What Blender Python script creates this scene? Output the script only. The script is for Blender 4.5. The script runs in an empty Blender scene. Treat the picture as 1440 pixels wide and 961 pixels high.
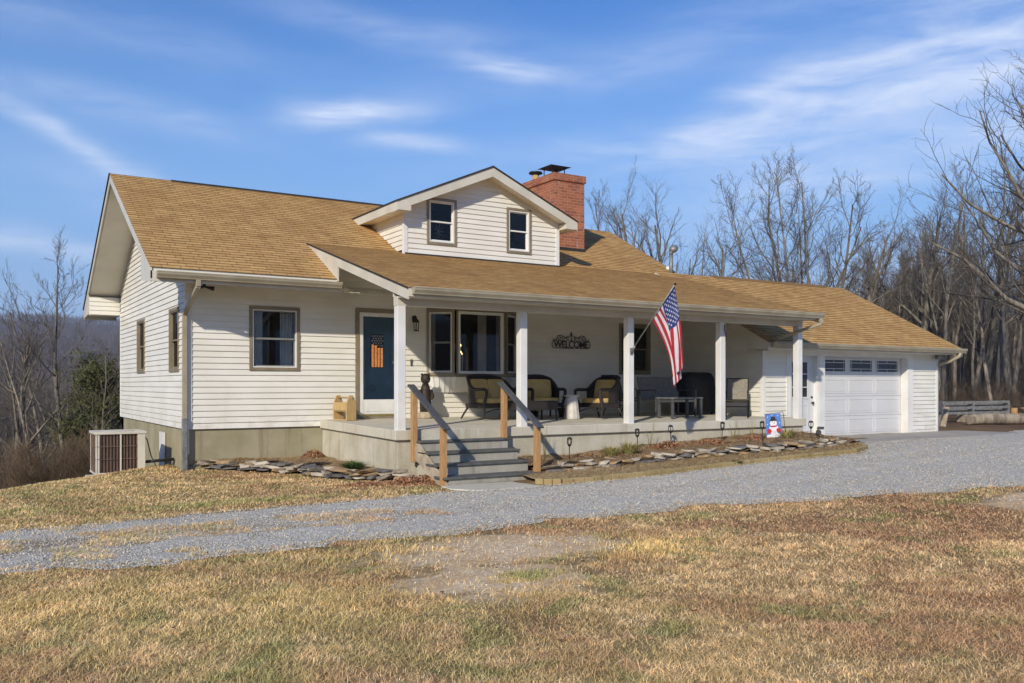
import bpy, bmesh, math, random
import numpy as np
from mathutils import Vector, Matrix, noise
R = math.radians
rng = random.Random(7)
SC = bpy.context.scene
COL = SC.collection

# ------------------------------------------------------------------ camera, sky, sun, exposure
CAMX, CAMY, CAMZ, YAW = -3.540, -17.238, 1.60, 31.953
cam = bpy.data.cameras.new('camera'); cam_o = bpy.data.objects.new('camera', cam); COL.objects.link(cam_o)
cam.sensor_width = 36; cam.lens = 30.875; cam.shift_y = 0.0427; cam.clip_start = 0.1; cam.clip_end = 9000
cam_o.location = (CAMX, CAMY, CAMZ); cam_o.rotation_euler = (R(90), 0, R(-YAW))
SC.camera = cam_o
SC.view_settings.view_transform = 'Standard'; SC.view_settings.look = 'None'
SC.view_settings.gamma = 1.0; SC.view_settings.exposure = 0.32; SC.view_settings.use_curve_mapping = False
SUN_DIR = Vector((1.22, 1.0, -0.82)).normalized()          # direction the light travels
sl = bpy.data.lights.new('sun', 'SUN'); sl.energy = 3.45; sl.angle = R(1.0); sl.color = (1.0, 0.915, 0.78)
so = bpy.data.objects.new('sun', sl); COL.objects.link(so)
so.rotation_euler = SUN_DIR.to_track_quat('-Z', 'Y').to_euler(); so.location = (-20, -20, 20)
SUN_EL = math.asin(-SUN_DIR.z); SUN_AZ = math.atan2(-SUN_DIR.x, -SUN_DIR.y)

W = bpy.data.worlds.new('World'); SC.world = W; W.use_nodes = True
wn = W.node_tree; wn.nodes.clear()
def N(nt, t, **k):
    n = nt.nodes.new(t)
    for a, b in k.items(): setattr(n, a, b)
    return n
def math_(nt, op, a, b=None, c=None, clamp=False):
    n = nt.nodes.new('ShaderNodeMath'); n.operation = op; n.use_clamp = clamp
    for i, v in enumerate((a, b, c)):
        if v is None: continue
        if hasattr(v, 'links'): nt.links.new(v, n.inputs[i])
        else: n.inputs[i].default_value = v
    return n.outputs[0]
def mixc(nt, f, a, b):
    n = nt.nodes.new('ShaderNodeMix'); n.data_type = 'RGBA'; n.clamp_factor = True
    for i, v in ((0, f), (6, a), (7, b)):
        if hasattr(v, 'links'): nt.links.new(v, n.inputs[i])
        elif i == 0: n.inputs[0].default_value = v
        else: n.inputs[i].default_value = (*v, 1) if len(v) == 3 else v
    return n.outputs[2]
def ramp(nt, f, a, b):
    n = nt.nodes.new('ShaderNodeMapRange'); n.interpolation_type = 'SMOOTHSTEP'
    nt.links.new(f, n.inputs[0]); n.inputs[1].default_value = a; n.inputs[2].default_value = b
    return n.outputs[0]
def noise_(nt, vec, scale, detail=3, rough=.55, dist=0):
    n = nt.nodes.new('ShaderNodeTexNoise'); n.inputs['Scale'].default_value = scale
    n.inputs['Detail'].default_value = detail; n.inputs['Roughness'].default_value = rough
    n.inputs['Distortion'].default_value = dist
    if vec is not None: nt.links.new(vec, n.inputs['Vector'])
    return n.outputs[0]
def vmul(nt, vec, s, off=(0, 0, 0)):
    n = nt.nodes.new('ShaderNodeMapping'); n.inputs['Scale'].default_value = s; n.inputs['Location'].default_value = off
    nt.links.new(vec, n.inputs[0]); return n.outputs[0]

sky = N(wn, 'ShaderNodeTexSky', sky_type='NISHITA', sun_disc=False)
sky.sun_elevation = SUN_EL; sky.sun_rotation = SUN_AZ
sky.altitude = 150; sky.air_density = 1.0; sky.dust_density = 0.15; sky.ozone_density = 3.0
hsv = N(wn, 'ShaderNodeHueSaturation'); hsv.inputs['Saturation'].default_value = 1.30; hsv.inputs['Hue'].default_value = .512; hsv.inputs['Value'].default_value = .88
wn.links.new(sky.outputs[0], hsv.inputs['Color'])
tc = N(wn, 'ShaderNodeTexCoord')
wrp = N(wn, 'ShaderNodeTexNoise'); wrp.inputs['Scale'].default_value = 3.0; wrp.inputs['Detail'].default_value = 4
wn.links.new(tc.outputs['Generated'], wrp.inputs['Vector'])
sv = N(wn, 'ShaderNodeVectorMath', operation='MULTIPLY_ADD')
sep = N(wn, 'ShaderNodeSeparateXYZ'); wn.links.new(tc.outputs['Generated'], sep.inputs[0])
sepw = N(wn, 'ShaderNodeSeparateColor'); wn.links.new(wrp.outputs['Color'], sepw.inputs[0])
az0 = math_(wn, 'ARCTAN2', sep.outputs[0], sep.outputs[1])
el0 = math_(wn, 'ARCSINE', sep.outputs[2])
az = math_(wn, 'ADD', az0, math_(wn, 'MULTIPLY', math_(wn, 'SUBTRACT', sepw.outputs[0], .5), .22))
el = math_(wn, 'ADD', el0, math_(wn, 'MULTIPLY', math_(wn, 'SUBTRACT', sepw.outputs[1], .5), .09))
cmb = N(wn, 'ShaderNodeCombineXYZ'); wn.links.new(az0, cmb.inputs[0]); wn.links.new(el0, cmb.inputs[1])
rotm = N(wn, 'ShaderNodeMapping'); rotm.inputs['Rotation'].default_value = (0, 0, R(14)); rotm.inputs['Scale'].default_value = (3.0, 15.0, 1)
wn.links.new(cmb.outputs[0], rotm.inputs[0])
streak = noise_(wn, rotm.outputs[0], 1.6, 6, .62, .8)
fine = noise_(wn, rotm.outputs[0], 5.0, 5, .65, .4)
streak = math_(wn, 'ADD', math_(wn, 'MULTIPLY', ramp(wn, streak, .28, .72), .75), math_(wn, 'MULTIPLY', ramp(wn, fine, .3, .7), .25))
def azel(px, py):
    f = 1235.; t = R(YAW); u = (px - 720) / f; v = (542 - py) / f
    x = u * math.cos(t) + math.sin(t); y = -u * math.sin(t) + math.cos(t)
    return math.atan2(x, y), math.atan2(v, math.hypot(x, y))
# cirrus banks: centre (as seen from the yard), half length, half thickness, tilt, weight
BANKS = [(1110, 150, 330, 36, 9, 1.25), (1330, 60, 330, 60, 22, .95), (1330, 205, 330, 44, 12, .9), (500, 172, 85, 17, 3, 1.35), (580, 217, 65, 12, -3, .95),
         (690, 100, 90, 14, -3, 1.1), (90, 200, 200, 16, -20, .85), (60, 130, 240, 18, -8, .55), (40, 338, 170, 15, -4, .95),
         (1000, 50, 380, 38, 10, .35), (560, 55, 240, 22, -4, .35), (1230, 400, 420, 50, 4, .4), (300, 300, 300, 30, -8, .3), (150, 60, 300, 30, -5, .25)]
tot = None
for (px, py, su, sv_, rot, wgt) in BANKS:
    a0, e0 = azel(px, py); k = 1 / 1300.
    ca, sa = math.cos(R(rot)), math.sin(R(rot))
    da = math_(wn, 'SUBTRACT', az, a0); de = math_(wn, 'SUBTRACT', el, e0)
    u = math_(wn, 'ADD', math_(wn, 'MULTIPLY', da, ca / (su * k)), math_(wn, 'MULTIPLY', de, sa / (su * k)))
    v = math_(wn, 'ADD', math_(wn, 'MULTIPLY', da, -sa / (sv_ * k)), math_(wn, 'MULTIPLY', de, ca / (sv_ * k)))
    r2 = math_(wn, 'ADD', math_(wn, 'MULTIPLY', u, u), math_(wn, 'MULTIPLY', v, v))
    g = math_(wn, 'MULTIPLY', math_(wn, 'EXPONENT', math_(wn, 'MULTIPLY', r2, -1.0)), wgt)
    tot = g if tot is None else math_(wn, 'ADD', tot, g)
mask = math_(wn, 'MULTIPLY', math_(wn, 'MINIMUM', tot, 1.2), math_(wn, 'ADD', math_(wn, 'MULTIPLY', streak, .66), .12))
bigveil = math_(wn, 'MULTIPLY', ramp(wn, noise_(wn, rotm.outputs[0], .5, 4, .6, .5), .45, .8), .10)
mask = math_(wn, 'ADD', mask, bigveil, clamp=True)
low = math_(wn, 'MULTIPLY', math_(wn, 'SUBTRACT', 1., ramp(wn, el0, .06, .46)), .85)
skyb = mixc(wn, low, hsv.outputs[0], (1.55, 2.75, 4.75))
skyb = mixc(wn, math_(wn, 'MULTIPLY', math_(wn, 'SUBTRACT', 1., ramp(wn, el0, -.02, .16)), .8), skyb, (2.6, 3.45, 4.9))
skyc = mixc(wn, mask, skyb, (4.5, 5.05, 6.2))
bg = N(wn, 'ShaderNodeBackground'); bg.inputs[1].default_value = 0.142
wn.links.new(skyc, bg.inputs[0])
wo = N(wn, 'ShaderNodeOutputWorld'); wn.links.new(bg.outputs[0], wo.inputs[0])

# ------------------------------------------------------------------ helpers
def tag(o, label=None, cat=None, group=None, kind=None):
    if label: o['label'] = label
    if cat: o['category'] = cat
    if group: o['group'] = group
    if kind: o['kind'] = kind
    return o
def empty(name, loc=(0, 0, 0), rz=0, label=None, cat=None, group=None, parent=None):
    o = bpy.data.objects.new(name, None); COL.objects.link(o); o.location = loc; o.rotation_euler = (0, 0, rz)
    o.empty_display_size = .2
    if parent: o.parent = parent
    return tag(o, label, cat, group)
class Fr:                                                  # a wall frame: u along, n out, z up
    def __init__(s, o, u, n): s.o = Vector(o); s.u = Vector(u); s.n = Vector(n)
    def __call__(s, u, n, z): return s.o + s.u * u + s.n * n + Vector((0, 0, z))
WORLD = Fr((0, 0, 0), (1, 0, 0), (0, 1, 0))
class MB:
    def __init__(s): s.v = []; s.f = []; s.uv = []; s.m = []; s.mi = 0; s.sm = []
    def add(s, pts, faces, smooth=False):
        b = len(s.v); s.v += [tuple(p) for p in pts]
        for f in faces: s.f.append([b + i for i in f]); s.uv.append(None); s.m.append(s.mi); s.sm.append(smooth)
        return s
    def quad(s, a, b, c, d, uv=None):
        n = len(s.v); s.v += [tuple(a), tuple(b), tuple(c), tuple(d)]; s.f.append([n, n + 1, n + 2, n + 3]); s.uv.append(uv); s.m.append(s.mi); s.sm.append(False)
    def poly(s, pts, uv=None):
        n = len(s.v); s.v += [tuple(p) for p in pts]; s.f.append(list(range(n, n + len(pts)))); s.uv.append(uv); s.m.append(s.mi); s.sm.append(False)
    def box(s, x0, x1, y0, y1, z0, z1, fr=WORLD):
        p = [fr(x, y, z) for z in (z0, z1) for y in (y0, y1) for x in (x0, x1)]
        return s.add(p, [(0, 2, 3, 1), (4, 5, 7, 6), (0, 1, 5, 4), (2, 6, 7, 3), (0, 4, 6, 2), (1, 3, 7, 5)])
    def bar(s, a, b, w, h, up=(0, 0, 1)):                 # rectangular bar a->b
        a = Vector(a); b = Vector(b); d = (b - a).normalized(); up = Vector(up)
        sd = d.cross(up)
        if sd.length < 1e-4: sd = d.cross(Vector((0, 1, 0)))
        sd.normalize(); t = sd.cross(d).normalized()
        p = []
        for q in (a, b):
            for i, j in ((-1, -1), (1, -1), (1, 1), (-1, 1)): p.append(q + sd * (i * w / 2) + t * (j * h / 2))
        return s.add(p, [(0, 3, 2, 1), (4, 5, 6, 7), (0, 1, 5, 4), (1, 2, 6, 5), (2, 3, 7, 6), (3, 0, 4, 7)])
    def tube(s, pts, r, n=8, cap=True):
        pts = [Vector(p) for p in pts]; rr = r if isinstance(r, (list, tuple)) else [r] * len(pts)
        b = len(s.v); ref = None
        for i, p in enumerate(pts):
            d = (pts[min(i + 1, len(pts) - 1)] - pts[max(i - 1, 0)])
            if d.length < 1e-9: d = Vector((0, 0, 1))
            d.normalize()
            if ref is None: ref = d.orthogonal().normalized()
            a = (ref - d * ref.dot(d))
            a = a.normalized() if a.length > 1e-5 else d.orthogonal().normalized()
            ref = a; c = d.cross(a)
            for k in range(n):
                t = 2 * math.pi * k / n
                s.v.append(tuple(p + (a * math.cos(t) + c * math.sin(t)) * rr[i]))
        for i in range(len(pts) - 1):
            for k in range(n):
                k2 = (k + 1) % n
                s.f.append([b + i * n + k, b + i * n + k2, b + (i + 1) * n + k2, b + (i + 1) * n + k]); s.uv.append(None); s.m.append(s.mi); s.sm.append(True)
        if cap:
            s.f.append([b + k for k in range(n)][::-1]); s.uv.append(None); s.m.append(s.mi); s.sm.append(False)
            e = b + (len(pts) - 1) * n
            s.f.append([e + k for k in range(n)]); s.uv.append(None); s.m.append(s.mi); s.sm.append(False)
        return s
    def lathe(s, c, prof, n=20, axis=None):
        return s.tube([Vector(c) + Vector((0, 0, z)) for r, z in prof], [max(r, 1e-4) for r, z in prof], n)
    def prism(s, pts, off):                                # polygon extruded by a vector
        n = len(pts); off = Vector(off); a = [Vector(p) for p in pts]
        s.add(a + [p + off for p in a], [tuple(range(n))[::-1], tuple(range(n, 2 * n))] + [(i, (i + 1) % n, n + (i + 1) % n, n + i) for i in range(n)])
        return s
    def sphere(s, c, r, n=10, m=7, sc=(1, 1, 1), M=None):
        pts = []; fs = []
        for i in range(m + 1):
            ph = math.pi * i / m
            for k in range(n):
                t = 2 * math.pi * k / n
                v = Vector((math.sin(ph) * math.cos(t) * sc[0], math.sin(ph) * math.sin(t) * sc[1], math.cos(ph) * sc[2])) * r
                if M is not None: v = M @ v
                pts.append(Vector(c) + v)
        for i in range(m):
            for k in range(n): fs.append((i * n + k, (i + 1) * n + k, (i + 1) * n + (k + 1) % n, i * n + (k + 1) % n))
        return s.add(pts, fs, True)
    def build(s, name, mats, parent=None, bevel=0, fix=True, seg=1, loc=None):
        me = bpy.data.meshes.new(name); me.from_pydata(s.v, [], s.f)
        if not isinstance(mats, (list, tuple)): mats = [mats]
        for m in mats: me.materials.append(m)
        if any(s.m): me.polygons.foreach_set('material_index', s.m)
        me.polygons.foreach_set('use_smooth', s.sm)
        if any(u is not None for u in s.uv):
            ul = me.uv_layers.new(name='uv'); i = 0
            for f, u in zip(s.f, s.uv):
                for k in range(len(f)):
                    if u is not None: ul.data[i].uv = u[k]
                    i += 1
        elif fix and len(s.f) < 20000:
            bm = bmesh.new(); bm.from_mesh(me); bmesh.ops.recalc_face_normals(bm, faces=bm.faces); bm.to_mesh(me); bm.free()
        me.update()
        o = bpy.data.objects.new(name, me); COL.objects.link(o)
        if parent: o.parent = parent
        if loc: o.location = loc
        if bevel:
            b = o.modifiers.new('bevel', 'BEVEL'); b.width = bevel; b.segments = seg; b.limit_method = 'ANGLE'
        return o
def copy_tree(o, parent=None):
    c = o.copy(); COL.objects.link(c)
    if parent: c.parent = parent
    for ch in list(o.children): copy_tree(ch, c)
    return c
def frame_to_px(px, F):                                    # ground position seen at column px, depth F (placing trees)
    t = R(YAW); r = (px - 720) / 1235. * F
    return (r * math.cos(t) + F * math.sin(t) + CAMX, -r * math.sin(t) + F * math.cos(t) + CAMY)

# ------------------------------------------------------------------ materials
def mat(name, c1, c2=None, scale=6, rough=.7, bump=0, bscale=60, detail=4, metal=0, spec=.35, stretch=(1, 1, 1), lo=.35, hi=.65, coords='Object'):
    m = bpy.data.materials.new(name); m.use_nodes = True; nt = m.node_tree; b = nt.nodes['Principled BSDF']
    b.inputs['Roughness'].default_value = rough; b.inputs['Metallic'].default_value = metal
    b.inputs['Specular IOR Level'].default_value = spec
    t = N(nt, 'ShaderNodeTexCoord'); v = vmul(nt, t.outputs[coords], stretch)
    if c2 is None: c2 = tuple(x * .82 for x in c1)
    col = mixc(nt, ramp(nt, noise_(nt, v, scale, detail), lo, hi), c2, c1)
    nt.links.new(col, b.inputs['Base Color'])
    if name == 'vinyl_siding':                             # splash dirt low on the walls, fading upwards
        sz = N(nt, 'ShaderNodeSeparateXYZ'); nt.links.new(t.outputs['Object'], sz.inputs[0])
        lowz = math_(nt, 'SUBTRACT', 1., ramp(nt, sz.outputs[2], .75, 1.25))
        dn = ramp(nt, noise_(nt, vmul(nt, t.outputs['Object'], (1, 1, 2)), 3.5, 5, .65), .42, .68)
        st_ = ramp(nt, noise_(nt, vmul(nt, t.outputs['Object'], (2.2, 2.2, .22)), 2.0, 4, .6), .55, .75)
        col = mixc(nt, math_(nt, 'ADD', math_(nt, 'MULTIPLY', math_(nt, 'MULTIPLY', lowz, dn), .40), math_(nt, 'MULTIPLY', st_, .13)), col, (.50, .44, .33))
        nt.links.new(col, b.inputs['Base Color'])
    if bump:
        bp = N(nt, 'ShaderNodeBump'); bp.inputs['Strength'].default_value = bump; bp.inputs['Distance'].default_value = .01
        nt.links.new(noise_(nt, v, bscale, 4), bp.inputs['Height']); nt.links.new(bp.outputs[0], b.inputs['Normal'])
    return m
M_siding = mat('vinyl_siding', (.81, .785, .70), (.745, .715, .62), 1.1, .45, .08, 8, stretch=(1, 1, 3))
M_white = mat('white_paint', (.80, .79, .75), (.73, .715, .66), 2.2, .4, .05, 20)
M_whitedoor = mat('garage_door_white', (.68, .675, .66), (.64, .635, .62), 1.2, .35, .03, 40)
M_sash = mat('grey_sash', (.26, .26, .24), (.22, .22, .20), 3, .4)
M_trim = mat('taupe_trim', (.27, .225, .15), (.22, .18, .115), 3, .45, .05, 30)
M_fascia = mat('almond_fascia', (.66, .62, .51), (.58, .54, .44), 2.0, .4, .05, 15)
M_gutter = mat('gutter_metal', (.40, .35, .25), (.33, .28, .19), 2.5, .35, .04, 20, stretch=(1, 1, 1))
M_soffit = mat('soffit_vinyl', (.76, .72, .62), (.70, .66, .56), 2, .5)
M_black = mat('black_metal', (.018, .017, .016), (.03, .026, .022), 12, .45, .1, 60)
M_char = mat('charcoal_metal', (.10, .10, .10), (.075, .075, .075), 8, .45)
M_dark = mat('dark_edge', (.03, .027, .025), (.045, .04, .035), 5, .8)
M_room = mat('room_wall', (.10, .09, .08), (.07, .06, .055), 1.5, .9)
M_curtain = mat('curtain_cloth', (.80, .79, .76), (.68, .67, .65), 5, .9)
M_blue = mat('navy_door_paint', (.085, .18, .26), (.07, .155, .22), 3, .35)
M_brass = mat('brass', (.45, .36, .12), (.35, .27, .09), 9, .35, metal=.6)
M_lumber = mat('pine_lumber', (.50, .30, .13), (.38, .20, .08), 9, .7, .25, 30, stretch=(6, 6, .7), lo=.3, hi=.7)
M_ply = mat('pale_plywood', (.55, .38, .17), (.46, .30, .12), 6, .65, .15, 30, stretch=(5, 5, 1))
M_oldwood = mat('weathered_board', (.50, .42, .30), (.36, .29, .20), 6, .8, .2, 40)
M_rail = mat('grey_deck_board', (.085, .09, .095), (.065, .068, .073), 12, .5, .2, 50, stretch=(1, 1, 1))
M_tread = mat('dark_tread', (.060, .063, .062), (.12, .12, .11), 7, .6, .3, 50, lo=.4, hi=.8)
M_orange = mat('orange_slats', (.70, .30, .09), (.5, .18, .05), 20, .6)
M_greymetal = mat('galvanised_steel', (.30, .30, .29), (.20, .20, .19), 12, .45, .1, 60, metal=.4)
M_sling = mat('grey_sling_fabric', (.20, .19, .17), (.15, .145, .13), 14, .8, .2, 120)
M_sling2 = mat('taupe_sling_fabric', (.27, .245, .19), (.21, .19, .145), 14, .8, .2, 120)
M_cushion = mat('mustard_cushion', (.60, .42, .16), (.50, .34, .12), 5, .9, .35, 9)
M_cover = mat('black_grill_cover', (.012, .012, .013), (.02, .02, .02), 5, .55, .6, 6)
M_ceram = mat('white_ceramic', (.62, .58, .52), (.50, .46, .41), 8, .35)
M_bark = mat('grey_bark', (.25, .22, .175), (.13, .112, .088), 3.5, .95, .5, 20, stretch=(3, 3, .6))
M_barkp = mat('pale_bark', (.34, .29, .22), (.16, .13, .10), 2.5, .95, .5, 20, stretch=(3, 3, .8))
M_twig = mat('twig_bark', (.16, .138, .11), (.10, .083, .066), 2, .95)
M_brush = mat('brush_stems', (.20, .14, .09), (.11, .08, .05), .6, .95)
M_farwood = mat('far_wood_twigs', (.20, .165, .13), (.13, .105, .082), .05, .95)
M_cedar = mat('evergreen_foliage', (.10, .105, .035), (.045, .055, .018), 1.6, .8)
M_leaf = mat('dead_leaves', (.34, .17, .08), (.17, .075, .035), 14, .8)
M_tuft = mat('dry_grass_tuft', (.40, .31, .12), (.22, .22, .07), 5, .8)
M_green = mat('green_tuft', (.07, .13, .025), (.04, .08, .015), 9, .8)
M_pot = mat('plastic_pot', (.05, .05, .05), None, 9, .5)
M_redleaf = mat('dark_red_leaves', (.14, .035, .035), (.08, .02, .025), 15, .7)
M_carved = mat('dark_carved_wood', (.045, .032, .022), (.02, .015, .012), 12, .6, .8, 25)
M_mulch = mat('dark_mulch', (.035, .022, .018), (.018, .012, .010), 20, .9, 1, 30)

def m_concrete(name, c1, c2, c3):
    m = bpy.data.materials.new(name); m.use_nodes = True; nt = m.node_tree; b = nt.nodes['Principled BSDF']
    b.inputs['Roughness'].default_value = .9; b.inputs['Specular IOR Level'].default_value = .2
    t = N(nt, 'ShaderNodeTexCoord').outputs['Object']
    a = noise_(nt, t, 1.3, 6, .65); s = noise_(nt, vmul(nt, t, (5, 5, .35)), 1.2, 4, .6); g = noise_(nt, t, 40, 3)
    col = mixc(nt, ramp(nt, a, .3, .7), c1, c2)
    col = mixc(nt, math_(nt, 'MULTIPLY', ramp(nt, s, .52, .72), .65), col, c3)
    col = mixc(nt, math_(nt, 'MULTIPLY', ramp(nt, g, .5, .8), .35), col, tuple(x * .6 for x in c1))
    nt.links.new(col, b.inputs['Base Color'])
    bp = N(nt, 'ShaderNodeBump'); bp.inputs['Strength'].default_value = .35; bp.inputs['Distance'].default_value = .01
    nt.links.new(noise_(nt, t, 25, 6), bp.inputs['Height']); nt.links.new(bp.outputs[0], b.inputs['Normal'])
    return m
M_found = m_concrete('parged_foundation', (.29, .26, .155), (.39, .35, .235), (.22, .185, .10))
M_porchconc = m_concrete('porch_concrete', (.44, .40, .29), (.60, .56, .45), (.32, .27, .16))
M_slab = m_concrete('slab_concrete', (.54, .50, .39), (.64, .60, .49), (.42, .38, .29))
M_apron = m_concrete('apron_concrete', (.33, .31, .27), (.42, .39, .34), (.27, .24, .20))
M_riser = m_concrete('riser_concrete', (.34, .32, .26), (.44, .41, .34), (.24, .22, .17))
M_curb = m_concrete('timber_curb', (.30, .225, .10), (.42, .32, .16), (.18, .13, .07))
M_sand = m_concrete('sandy_bed', (.40, .29, .15), (.50, .38, .22), (.25, .16, .08))

def m_shingle():
    m = bpy.data.materials.new('tan_shingles'); m.use_nodes = True; nt = m.node_tree; b = nt.nodes['Principled BSDF']
    b.inputs['Roughness'].default_value = .95; b.inputs['Specular IOR Level'].default_value = .1
    uv = N(nt, 'ShaderNodeUVMap').outputs[0]
    br = N(nt, 'ShaderNodeTexBrick'); nt.links.new(uv, br.inputs['Vector'])
    br.offset = .37; br.offset_frequency = 2; br.squash = 1.0
    br.inputs['Scale'].default_value = 1; br.inputs['Brick Width'].default_value = .32; br.inputs['Row Height'].default_value = .135
    br.inputs['Mortar Size'].default_value = .007; br.inputs['Mortar Smooth'].default_value = .3; br.inputs['Bias'].default_value = 0
    br.inputs['Color1'].default_value = (.60, .37, .14, 1); br.inputs['Color2'].default_value = (.42, .24, .085, 1)
    br.inputs['Mortar'].default_value = (.10, .055, .025, 1)
    t = N(nt, 'ShaderNodeTexCoord').outputs['Object']
    n1 = noise_(nt, t, 1.1, 5, .6); n2 = noise_(nt, vmul(nt, uv, (3, 22, 1)), 1, 4, .7); n3 = noise_(nt, t, 45, 3)
    col = mixc(nt, math_(nt, 'MULTIPLY', ramp(nt, n2, .35, .7), .5), br.outputs[0], (.72, .46, .20))
    col = mixc(nt, math_(nt, 'MULTIPLY', ramp(nt, n1, .45, .72), .5), col, (.33, .18, .07))
    col = mixc(nt, math_(nt, 'MULTIPLY', ramp(nt, n3, .5, .75), .35), col, (.26, .16, .075))
    n4 = noise_(nt, vmul(nt, uv, (1.3, .16, 1)), 1.6, 5, .65)
    col = mixc(nt, math_(nt, 'MULTIPLY', ramp(nt, n4, .52, .74), .38), col, (.22, .135, .065))            # dark weather streaks down the slope
    nt.links.new(col, b.inputs['Base Color'])
    bp = N(nt, 'ShaderNodeBump'); bp.inputs['Strength'].default_value = .6; bp.inputs['Distance'].default_value = .012
    h = math_(nt, 'ADD', math_(nt, 'MULTIPLY', br.outputs['Fac'], -1.0), math_(nt, 'MULTIPLY', n3, .4))
    nt.links.new(h, bp.inputs['Height']); nt.links.new(bp.outputs[0], b.inputs['Normal'])
    return m
M_shingle = m_shingle()
def m_brick():
    m = bpy.data.materials.new('red_brick'); m.use_nodes = True; nt = m.node_tree; b = nt.nodes['Principled BSDF']
    b.inputs['Roughness'].default_value = .9
    uv = N(nt, 'ShaderNodeUVMap').outputs[0]
    br = N(nt, 'ShaderNodeTexBrick'); nt.links.new(uv, br.inputs['Vector'])
    br.inputs['Scale'].default_value = 1; br.inputs['Brick Width'].default_value = .21; br.inputs['Row Height'].default_value = .076
    br.inputs['Mortar Size'].default_value = .007; br.inputs['Mortar Smooth'].default_value = .2
    br.inputs['Color1'].default_value = (.46, .15, .065, 1); br.inputs['Color2'].default_value = (.26, .078, .04, 1)
    br.inputs['Mortar'].default_value = (.40, .25, .16, 1)
    t = N(nt, 'ShaderNodeTexCoord').outputs['Object']
    sx = N(nt, 'ShaderNodeSeparateXYZ'); nt.links.new(t, sx.inputs[0])
    n1 = noise_(nt, t, 2.2, 5, .6); n2 = noise_(nt, t, 30, 3)
    col = mixc(nt, math_(nt, 'MULTIPLY', ramp(nt, n1, .5, .72), .4), br.outputs[0], (.14, .055, .04))
    col = mixc(nt, math_(nt, 'MULTIPLY', ramp(nt, n2, .55, .8), .3), col, (.38, .26, .2))
    eff = math_(nt, 'MULTIPLY', ramp(nt, noise_(nt, vmul(nt, t, (3, 3, .6)), 2.2, 4), .6, .74), .45)
    col = mixc(nt, eff, col, (.45, .38, .32))
    nt.links.new(col, b.inputs['Base Color'])
    bp = N(nt, 'ShaderNodeBump'); bp.inputs['Strength'].default_value = .5; bp.inputs['Distance'].default_value = .01
    nt.links.new(math_(nt, 'MULTIPLY', br.outputs['Fac'], -1.0), bp.inputs['Height']); nt.links.new(bp.outputs[0], b.inputs['Normal'])
    return m
M_brick = m_brick()
def m_glass():
    m = bpy.data.materials.new('window_glass'); m.use_nodes = True; nt = m.node_tree; nt.nodes.clear()
    o = N(nt, 'ShaderNodeOutputMaterial'); mx = N(nt, 'ShaderNodeMixShader'); tr = N(nt, 'ShaderNodeBsdfTransparent'); gl = N(nt, 'ShaderNodeBsdfGlossy')
    tr.inputs[0].default_value = (.90, .91, .90, 1); gl.inputs['Roughness'].default_value = .02; gl.inputs[0].default_value = (.5, .5, .5, 1)
    fr = N(nt, 'ShaderNodeFresnel'); fr.inputs[0].default_value = 1.42
    nt.links.new(fr.outputs[0], mx.inputs[0]); nt.links.new(tr.outputs[0], mx.inputs[1]); nt.links.new(gl.outputs[0], mx.inputs[2]); nt.links.new(mx.outputs[0], o.inputs[0])
    return m
M_glass = m_glass()
M_clear = m_glass(); M_clear.name = 'clear_glass'
for n_ in M_clear.node_tree.nodes:
    if n_.type == 'BSDF_TRANSPARENT': n_.inputs[0].default_value = (.97, .97, .97, 1)
    if n_.type == 'FRESNEL': n_.inputs[0].default_value = 1.3
def m_wicker():
    m = bpy.data.materials.new('brown_wicker'); m.use_nodes = True; nt = m.node_tree; b = nt.nodes['Principled BSDF']
    b.inputs['Roughness'].default_value = .5
    t = N(nt, 'ShaderNodeTexCoord').outputs['Object']
    w1 = N(nt, 'ShaderNodeTexWave', bands_direction='Z'); w1.inputs['Scale'].default_value = 22; w1.inputs['Distortion'].default_value = 1.5
    w2 = N(nt, 'ShaderNodeTexWave', bands_direction='DIAGONAL'); w2.inputs['Scale'].default_value = 16; w2.inputs['Distortion'].default_value = 1
    nt.links.new(t, w1.inputs[0]); nt.links.new(t, w2.inputs[0])
    f = math_(nt, 'MULTIPLY', w1.outputs['Fac'], w2.outputs['Fac'])
    nt.links.new(mixc(nt, f, (.022, .017, .015), (.10, .08, .065)), b.inputs['Base Color'])
    bp = N(nt, 'ShaderNodeBump'); bp.inputs['Strength'].default_value = .8; bp.inputs['Distance'].default_value = .01
    nt.links.new(f, bp.inputs['Height']); nt.links.new(bp.outputs[0], b.inputs['Normal'])
    return m
M_wicker = m_wicker()
def m_flat(name, c, rough=.8):
    return mat(name, c, tuple(x * .88 for x in c), 9, rough)
M_red = m_flat('flag_red', (.50, .03, .045)); M_fwhite = m_flat('flag_white', (.78, .74, .74)); M_navy = m_flat('flag_navy', (.035, .06, .22))
for m_ in (M_red, M_fwhite, M_navy):                       # thin nylon lets a little light through
    nt = m_.node_tree; b = nt.nodes['Principled BSDF']; tl = N(nt, 'ShaderNodeBsdfTranslucent')
    tl.inputs[0].default_value = (.6, .05, .06, 1) if m_ is M_red else (.8, .76, .76, 1) if m_ is M_fwhite else (.04, .07, .25, 1)
    mx = N(nt, 'ShaderNodeMixShader'); mx.inputs[0].default_value = .3
    nt.links.new(b.outputs[0], mx.inputs[1]); nt.links.new(tl.outputs[0], mx.inputs[2]); nt.links.new(mx.outputs[0], nt.nodes['Material Output'].inputs[0])
M_skyblue = m_flat('banner_blue', (.10, .22, .55)); M_bred = m_flat('banner_red', (.55, .03, .04)); M_bwhite = m_flat('banner_white', (.78, .78, .80))
M_bulb = bpy.data.materials.new('lit_candle_bulb'); M_bulb.use_nodes = True
_b = M_bulb.node_tree.nodes['Principled BSDF']; _b.inputs['Emission Color'].default_value = (1, .55, .2, 1); _b.inputs['Emission Strength'].default_value = 6

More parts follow.
